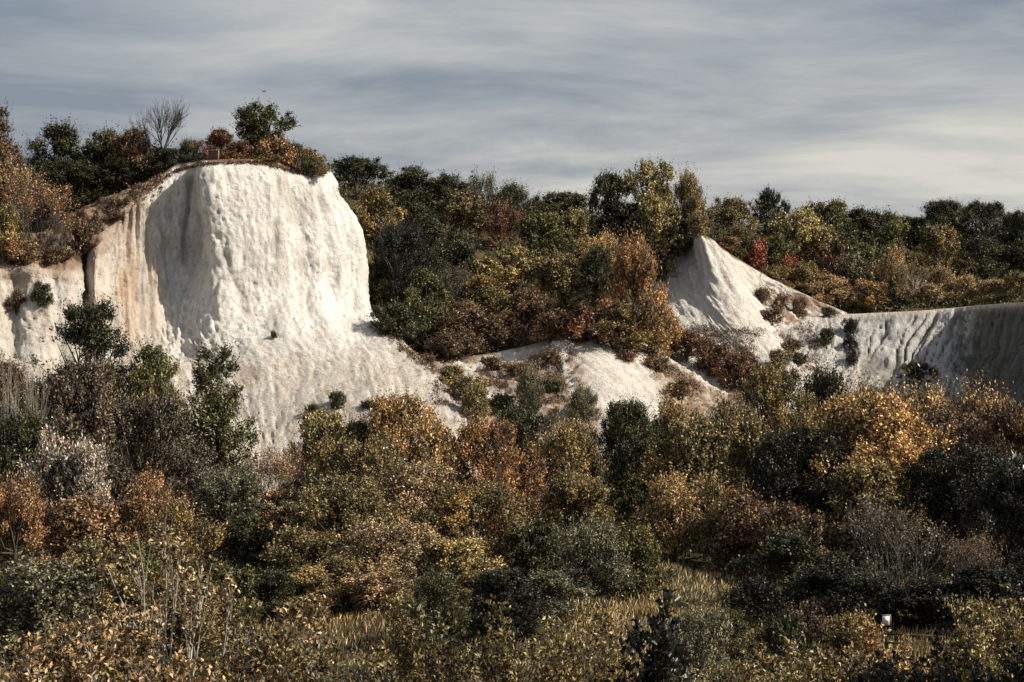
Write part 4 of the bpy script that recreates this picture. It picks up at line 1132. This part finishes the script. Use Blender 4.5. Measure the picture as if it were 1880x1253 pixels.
def grass(label, n, D0, D1, x0, x1, seed, colour, hgt, test):
    r, p, D, x = scatter(n, D0, D1, x0, x1, seed)
    k = test(p, D); p, D, x = p[k], D[k], x[k]
    z = grid_z(x, D); n = len(x)
    L = hgt * r.uniform(.5, 1.3, n) * (1 + .4 * fbm(x / 2, D / 2, oct=2, seed=seed))
    A = r.normal(size=(n, 3)) * .28 + np.array([.1, 0, 1.0])
    Nn = r.normal(size=(n, 3)) * np.array([1, 1, .2])
    me = leaves_mesh('grass', np.stack([x, D, z + L * .45], 1), A, Nn, L, .035 + .03 * r.random(n), r.random(n), np.clip(.5 + .6 * fbm(x / 3, D / 3, oct=3, seed=seed + 1), 0, 1), 0.05)
    o = obj('meadow_grass', me); o.color = (*colour, .6)
    return tag(o, label, 'grass', kind='stuff')
grass('sunlit dry straw coloured meadow grass', 120000, 92, 142, -40, 1920, 411, (.34, .27, .145), .55, lambda p, D: meadow(p, D) | (np.modf(p * 7.13)[0] < .42))
grass('rough grass on the near bank', 36000, 30, 70, -60, 1940, 412, (.14, .12, .05), .35, lambda p, D: D > 0)

# ------------------------------------------------------------------ low scrub on the chalk slopes and dry grass along the rims
def low_scrub(name, label, pts, seed, colour, size, per, turn, cat):
    r = np.random.default_rng(seed)
    H = [hit(float(a), float(b)) for a, b in pts]
    P_ = np.array([tuple(h) for h in H if h is not None and 185 < h.y < 262])
    n = len(P_)
    sz = size * r.uniform(.5, 1.5, n)
    C = P_[:, None] + r.normal(size=(n, per, 3)) * sz[:, None, None] * np.array([.55, .45, .30]) + np.array([0, 0, 1.0]) * (sz * .22)[:, None, None]
    A = r.normal(size=(n, per, 3)) * .55 + np.array([0, 0, .8])
    Nn = r.normal(size=(n, per, 3)) + np.array([0, -.2, .3])
    m = n * per
    me = leaves_mesh(name, C.reshape(-1, 3), A.reshape(-1, 3), Nn.reshape(-1, 3), .22 * r.uniform(.6, 1.4, m), .08 * r.uniform(.6, 1.4, m), r.random(m), np.repeat(r.random(n), per))
    o = obj(name, me); o.color = (*COL[colour], turn)
    return tag(o, label, cat, kind='stuff')
r_ = np.random.default_rng(77)
q = np.c_[r_.uniform(795, 1400, 5200), r_.uniform(600, 745, 5200)]
slab_ = (q[:, 0] - .3 * (q[:, 1] - 640) > 1045) & (q[:, 0] - .35 * (q[:, 1] - 640) < 1180) & (q[:, 1] > 622)
way = np.minimum.reduce([polyline_dist(q[:, 0], q[:, 1], l) for l in ([(800, 690), (880, 665), (960, 648), (1040, 628), (1085, 608)], [(840, 668), (880, 710), (930, 740)], [(1030, 640), (1045, 690), (1060, 740)], [(1185, 628), (1225, 655), (1290, 700), (1335, 722)])])
clump = fbm(q[:, 0] / 38, q[:, 1] / 22, oct=3, seed=78) > .02
q = q[~slab_ & (way > 11) & clump]
low_scrub('dry_scrub', 'low brown scrub patches on the chalk mound', q, 79, 'br', .55, 18, .5, 'scrub')
q = np.c_[r_.uniform(1385, 1530, 1500), r_.uniform(500, 680, 1500)]
band = (q[:, 0] - 1395 - .55 * (q[:, 1] - 540) > -8) & (q[:, 0] - 1440 - .62 * (q[:, 1] - 540) < 12) & (fbm(q[:, 0] / 22, q[:, 1] / 18, oct=3, seed=80) > .05)
low_scrub('dry_scrub', 'low brown scrub patches down the ridge beside the second cliff', q[band], 81, 'br', .5, 16, .6, 'scrub')
t_ = r_.random(420)
edge = [(300, 328), (330, 312), (352, 306), (374, 302), (410, 300), (440, 299), (480, 300), (505, 305), (530, 314), (560, 321), (600, 317)]
ex = np.interp(t_, np.linspace(0, 1, len(edge)), [e[0] for e in edge]); ey = np.interp(t_, np.linspace(0, 1, len(edge)), [e[1] for e in edge])
q1 = np.c_[ex + r_.normal(size=420) * 2, ey + np.abs(r_.normal(size=420)) * 1.6 - 1.0]
q2 = np.c_[r_.uniform(115, 300, 420), 0 * r_.random(420)]; q2[:, 1] = np.interp(q2[:, 0], [115, 150, 170, 205, 240, 300], [440, 440, 425, 385, 362, 330]) + r_.normal(size=420) * 14
t3 = r_.random(260); q3 = np.c_[690 + 118 * t3, 595 + 95 * t3 ** .9] + r_.normal(size=(260, 2)) * 4
low_scrub('rim_grass', 'dry grass and roots fringing the main cliff rim and apron edge', np.concatenate([q1, q2, q3]), 82, 'br', .26, 14, .9, 'grass')

# ------------------------------------------------------------------ near leafy shrubs on the bank below the camera
def leaf_template(bend):
    rows = [(0, 0), (.28, .36), (.62, .46), (1.0, 0)]
    V = [(0, 0, 0), (.3, 0, -.02), (.64, 0, -.02 - bend * .3), (1, 0, -bend), (.28, .38, .06), (.62, .42, .07 - bend * .3), (.28, -.38, .06), (.62, -.42, .07 - bend * .3)]
    T = [(0, 1, 4), (0, 6, 1), (4, 1, 2), (4, 2, 5), (1, 6, 7), (1, 7, 2), (5, 2, 3), (2, 7, 3)]
    return np.array(V, float), np.array(T)
TPL = [leaf_template(b) for b in (.05, .18, .32)]
LEAF_ME = []
for V_, T_ in TPL:
    for q in range(2):
        me = mesh_np('leaf', V_ * np.array([1, .52 + .12 * q, 1]), tris=T_)
        face_attr(me, 'tint', np.full(8, .45 + .4 * q)); face_attr(me, 'lobe', np.full(8, .25 + .6 * q))
        me.materials.append(M_NEARLEAF); LEAF_ME.append(me)
def near_shrub(name, label, cx, top, w, D, colour, turn, leaf, whorl, seed, bark, nstem=6, depth=3, n_obj=0, cut=None, thick=.009, lift=0, group='leafy shrubs on the near bank', wide=.52, cat='shrub', vee=False, dull=1.0):
    r = np.random.default_rng(seed)
    X = (cx - CX) / F * D
    z0 = ground_z(X, D)
    H = EYE + (CY - top) / F * D - z0
    W = w / F * D
    root = tag(empty(name, (X, D, z0)), label, cat, group)
    tb = Tubes(); ends = []
    for s_ in range(nstem):
        a = s_ * 2.39996 + seed; e = r.uniform(.15, .75)
        if vee: a, e = (s_ % 2) * math.pi + r.uniform(-.5, .5), (.42, .50, .16, .2)[s_ % 4]      # stems forking in a V
        d = np.array([math.cos(a) * e, math.sin(a) * e, 1.0]); d /= np.linalg.norm(d)
        grow(tb, r, (math.cos(a) * .04, math.sin(a) * .04, -.1), d, .36, thick, depth, .5, .12 if vee else .55, ends, 2, 4, 5)
    Vv = np.concatenate(tb.v); lo, hi = Vv.min(0), Vv.max(0)
    ctr = np.array([(hi[0] + lo[0]) / 2, (hi[1] + lo[1]) / 2, 0])
    sc = np.array([W / (hi[0] - lo[0]), W * .8 / (hi[1] - lo[1]), H / hi[2]])
    f = lambda v: (v - ctr * np.clip(v[:, 2:3] / hi[2], 0, 1)) * sc
    tb.v = [f(v) for v in tb.v]
    obj('stems', tb.mesh('stems'), bark, root)
    E = f(np.array([e[0] for e in ends])); Dr = np.array([e[1] for e in ends]) * (1, 1, 1.2)
    # more whorls down each twig
    E = np.concatenate([E] + [E - Dr * (.10 + .12 * j) * leaf * 10 * r.uniform(.5, 1, (len(E), 1)) + r.normal(size=E.shape) * leaf * .8 for j in range(3)])
    Dr = np.concatenate([Dr] * 4)
    zc = (EYE + (CY - (cut or 1290)) / F * D) - z0
    k = E[:, 2] > zc; E, Dr = E[k], Dr[k]
    n = len(E)
    A = Dr[:, None] * .75 + r.normal(size=(n, whorl, 3)) * .62; A /= np.linalg.norm(A, axis=2)[..., None]
    C = (E[:, None] + A * leaf * .15 + r.normal(size=(n, whorl, 3)) * leaf * .25).reshape(-1, 3)
    A = A.reshape(-1, 3); n = len(A)
    S = np.cross(A, r.normal(size=(n, 3)) + np.array([0, 0, .3])); S /= np.linalg.norm(S, axis=1)[:, None]
    T = np.cross(A, S); T *= np.where(T[:, 2:3] < 0, -1, 1)
    S = np.cross(T, A)
    L = leaf * r.uniform(.65, 1.25, n)
    c4 = (*(np.array(COL[colour]) * dull), turn)
    single = np.argsort(C[:, 1] + .15 * r.random(n) - .25 * C[:, 2])[:n_obj] if n_obj else np.array([], int)
    rest = np.ones(n, bool); rest[single] = False
    for i in single:
        o = obj('leaf', LEAF_ME[int(r.integers(6))], None, root)
        m = np.eye(4); m[:3, 0], m[:3, 1], m[:3, 2], m[:3, 3] = A[i] * L[i], S[i] * L[i], T[i] * L[i], C[i]
        o.matrix_local = [list(map(float, q)) for q in m]
        o.color = c4
    idx = np.where(rest)[0]
    if len(idx):
        tv = np.stack([np.array([(0, 0, 0), (.45, .44, .06), (.45, -.44, .06), (1, 0, -q_), (.48, 0, -.03 - q_ * .2)]) for q_ in (.05, .18, .32)])[r.integers(0, 3, len(idx))] * np.array([1, wide, 1])
        v = C[idx, None] + L[idx, None, None] * (tv[..., :1] * A[idx, None] + tv[..., 1:2] * S[idx, None] + tv[..., 2:] * T[idx, None])
        tri = (np.array([(0, 4, 1), (0, 2, 4), (1, 4, 3), (4, 2, 3)])[None] + (np.arange(len(idx)) * 5)[:, None, None]).reshape(-1, 3)
        me = mesh_np('foliage', v.reshape(-1, 3), tris=tri)
        face_attr(me, 'tint', np.repeat(r.random(len(idx)), 4)); face_attr(me, 'lobe', np.repeat(r.random(len(idx)), 4))
        me.materials.append(M_NEARLEAF)
        o = obj('foliage', me, None, root); o.color = c4; o['kind'] = 'stuff'
    return root
NEAR = [
    ('pale_stemmed_shrub', 'leafy shrub with forked pale stems in the lower left foreground', 335, 958, 265, 27, 'ta', .4, .088, 7, 1, M_PALEBARK, 4, 3, 300, None, .017),
    ('leafy_shrub', 'shrub of large pale curled leaves in the bottom left corner', 50, 1150, 260, 20, 'ta', .6, .076, 8, 2, M_PALEBARK, 6, 3, 160),
    ('leafy_shrub', 'pale leaved shrub between the bottom left corner and the pale-stemmed shrub', 190, 1118, 200, 23, 'ta', .8, .076, 8, 3, M_PALEBARK, 5, 3, 160),
    ('leafy_shrub', 'tan leaved shrub just right of the pale-stemmed shrub', 470, 1120, 220, 25, 'ol', .9, .080, 7, 4, M_GREYBARK, 5, 3, 120),
    ('leafy_shrub', 'narrow tan shrub with thin stems by the small left meadow', 560, 1102, 110, 27, 'ta', .6, .080, 7, 5, M_PALEBARK, 3, 3, 60),
    ('leafy_shrub', 'dark leaved low shrub in front of the small left meadow', 640, 1172, 170, 24, 'ol', .5, .076, 7, 6, M_GREYBARK, 5),
    ('leafy_shrub', 'yellow tipped shrub at the bottom, right of the small left meadow', 752, 1090, 150, 27, 'yg', .8, .076, 7, 7, M_GREYBARK, 4),
    ('leafy_shrub', 'yellowish shrub at the bottom centre left', 850, 1116, 150, 26, 'ol', .7, .076, 7, 8, M_BARK, 4),
    ('leafy_shrub', 'dark stemmed shrub at the bottom centre', 950, 1096, 160, 26, 'yg', .7, .076, 7, 9, M_BARK, 4),
    ('leafy_shrub', 'yellow leaved shrub at the bottom below the grey green dome', 1060, 1108, 170, 27, 'yg', .8, .076, 7, 10, M_BARK, 5),
    ('leafy_shrub', 'dark upright sapling with large leaves in front of the sunny meadow', 1186, 1106, 110, 21, 'bk', .3, .115, 7, 11, M_BARK, 3),
    ('leafy_shrub', 'low bright yellow shrub at the bottom right of centre', 1415, 1192, 140, 30, 'yg', .5, .085, 7, 12, M_BARK, 5),
    ('leafy_shrub', 'brown gold shrub at the bottom below the dark russet bush', 1520, 1166, 170, 33, 'ol', 1.0, .085, 7, 13, M_BARK, 5),
    ('leafy_shrub', 'orange gold shrub in front of the white notice post', 1606, 1128, 120, 42, 'go', .5, .09, 7, 14, M_BARK, 5),
    ('leafy_shrub', 'gold leaved shrub under the rail fence', 1690, 1172, 150, 40, 'go', .3, .09, 7, 15, M_BARK, 5),
    ('leafy_shrub', 'yellow gold shrub right of the rail fence', 1780, 1100, 130, 40, 'yg', .6, .095, 7, 16, M_BARK, 5),
    ('leafy_shrub', 'bright yellow shrub at the right edge near the bottom', 1862, 1080, 120, 38, 'yg', .4, .095, 7, 17, M_BARK, 5),
    ('leafy_shrub', 'black shaded shrub in the bottom right corner', 1800, 1180, 330, 17, 'bk', .3, .06, 8, 18, M_BARK, 8),
    ('leafy_shrub', 'dark shaded low shrub at the bottom, left of the black corner shrub', 1610, 1214, 220, 19, 'bk', .5, .06, 8, 19, M_BARK, 7),
    ('leafy_shrub', 'olive leaved shrub filling the bottom edge left of centre', 330, 1190, 240, 21, 'ta', .8, .076, 8, 20, M_GREYBARK, 6),
]
for q in NEAR:
    near_shrub(*q, vee=q[0] == 'pale_stemmed_shrub', dull=.62 if 600 < q[2] < 1300 else .85)
near_shrub('whitebeam_sapling', 'sapling tip with a few white leaves at the right edge', 1896, 850, 130, 24, 'wh', .0, .12, 6, 21, M_BARK, 2, 2, 0, 890, .006, cat='tree')

# ------------------------------------------------------------------ small made things
M_RUST = simple_mat('rusty_steel', (0.10, 0.05, 0.045), (0.20, 0.11, 0.095), 14, 0.8)
M_WOOD = simple_mat('weathered_timber', (0.035, 0.028, 0.022), (0.085, 0.068, 0.052), 10, 0.9, (4, 4, .5), .3)
M_WHITE = simple_mat('white_board', (0.66, 0.68, 0.66), (0.82, 0.83, 0.80), 5, 0.6)
M_PRINT = simple_mat('faded_print', (0.16, 0.18, 0.15), (0.30, 0.32, 0.28), 18, 0.8)
M_FRAME = simple_mat('pale_timber', (0.30, 0.20, 0.12), (0.42, 0.30, 0.19), 8, 0.85)
# railing on the cliff edge
rp = at(391, 298, 208.5)
rail = tag(empty('metal_railing', (rp[0], rp[1], ground_z(rp[0], rp[1]) - .05)), 'small rusty metal railing panel standing on the cliff edge', 'railing')
rail.rotation_euler = (0, math.radians(3), math.radians(-38))
for x in (-.82, .02, .82):
    obj('post', boxes('post', [((x, 0, .62), (.045, .045, .70))]), M_FRAME if x < 0 or x > .5 else M_RUST, rail)
obj('top_rail', boxes('top_rail', [((0, 0, 1.345), (.90, .05, .035))]), M_FRAME, rail)
for x0 in (-.78, .06):
    obj('infill_panel', boxes('infill_panel', [((x0 + .05 + .075 * i, 0, .66), (.028, .012, .60)) for i in range(10)]), M_RUST, rail)['kind'] = 'stuff'
# notice and rail fence by the meadow
def stand(px, D):
    X = (px - CX) / F * D
    return X, D, ground_z(X, D)
nx, ny, nz = stand(1627, 104)
nt = tag(empty('notice', (nx, ny, nz)), 'small white notice board on a dark post by the rail fence', 'sign')
zb = EYE + (CY - 1139) / F * 104 - nz
obj('post', boxes('post', [((-.02, .05, zb / 2), (.05, .05, zb / 2 + .15))]), M_WOOD, nt)
bd = obj('board', boxes('board', [((0, -.03, zb), (.215, .02, .27))]), M_WHITE, nt)
obj('frame', boxes('frame', [((0, -.035, zb + .285), (.25, .03, .02)), ((.235, -.035, zb), (.02, .03, .265))]), M_FRAME, nt)
obj('print', boxes('print', [((-.09, -.053, zb + .04), (.05, .003, .03)), ((.02, -.053, zb - .03), (.05, .003, .025)), ((.09, -.053, zb - .10), (.03, .003, .05)), ((-.06, -.053, zb - .13), (.04, .003, .015))]), M_PRINT, bd)
fx, fy, fz = stand(1676, 103)
fence = tag(empty('rail_fence', (fx, fy, fz)), 'dark timber rail fence beside the white notice', 'fence')
zr = EYE + (CY - 1166) / F * 103 - fz
for x in (-1.38, 0.02, 1.30):
    obj('post', boxes('post', [((x, 0, zr / 2 - .1), (.06, .06, zr / 2 + .16))]), M_WOOD, fence)
r1 = obj('rail', boxes('rail', [((0, -.075, zr), (1.55, .03, .05))]), M_WOOD, fence); r1.rotation_euler = (0, math.radians(2.5), 0)
obj('rail', boxes('rail', [((-.7, -.075, zr - .42), (.75, .03, .045))]), M_WOOD, fence)
# bird high over the cliff
bv = [(0, -.28, 0), (0, .26, .02), (.06, 0, 0), (-.06, 0, 0), (0, 0, .07), (0, 0, -.07), (.55, .12, .16), (-.55, .12, .16), (.06, .14, .02), (-.06, .14, .02)]
bf = [(0, 2, 4), (0, 4, 3), (0, 5, 2), (0, 3, 5), (1, 4, 2), (1, 3, 4), (1, 2, 5), (1, 5, 3), (2, 6, 8), (3, 9, 7), (2, 8, 6), (3, 7, 9)]
bird = tag(obj('bird', mesh_np('bird', bv, tris=bf), M_DEADWOOD), 'tiny dark bird flying high above the lone green tree', 'bird')
bird.location = tuple(float(a) for a in at(485, 168, 190)); bird.rotation_euler = (0, 0, 1.0)
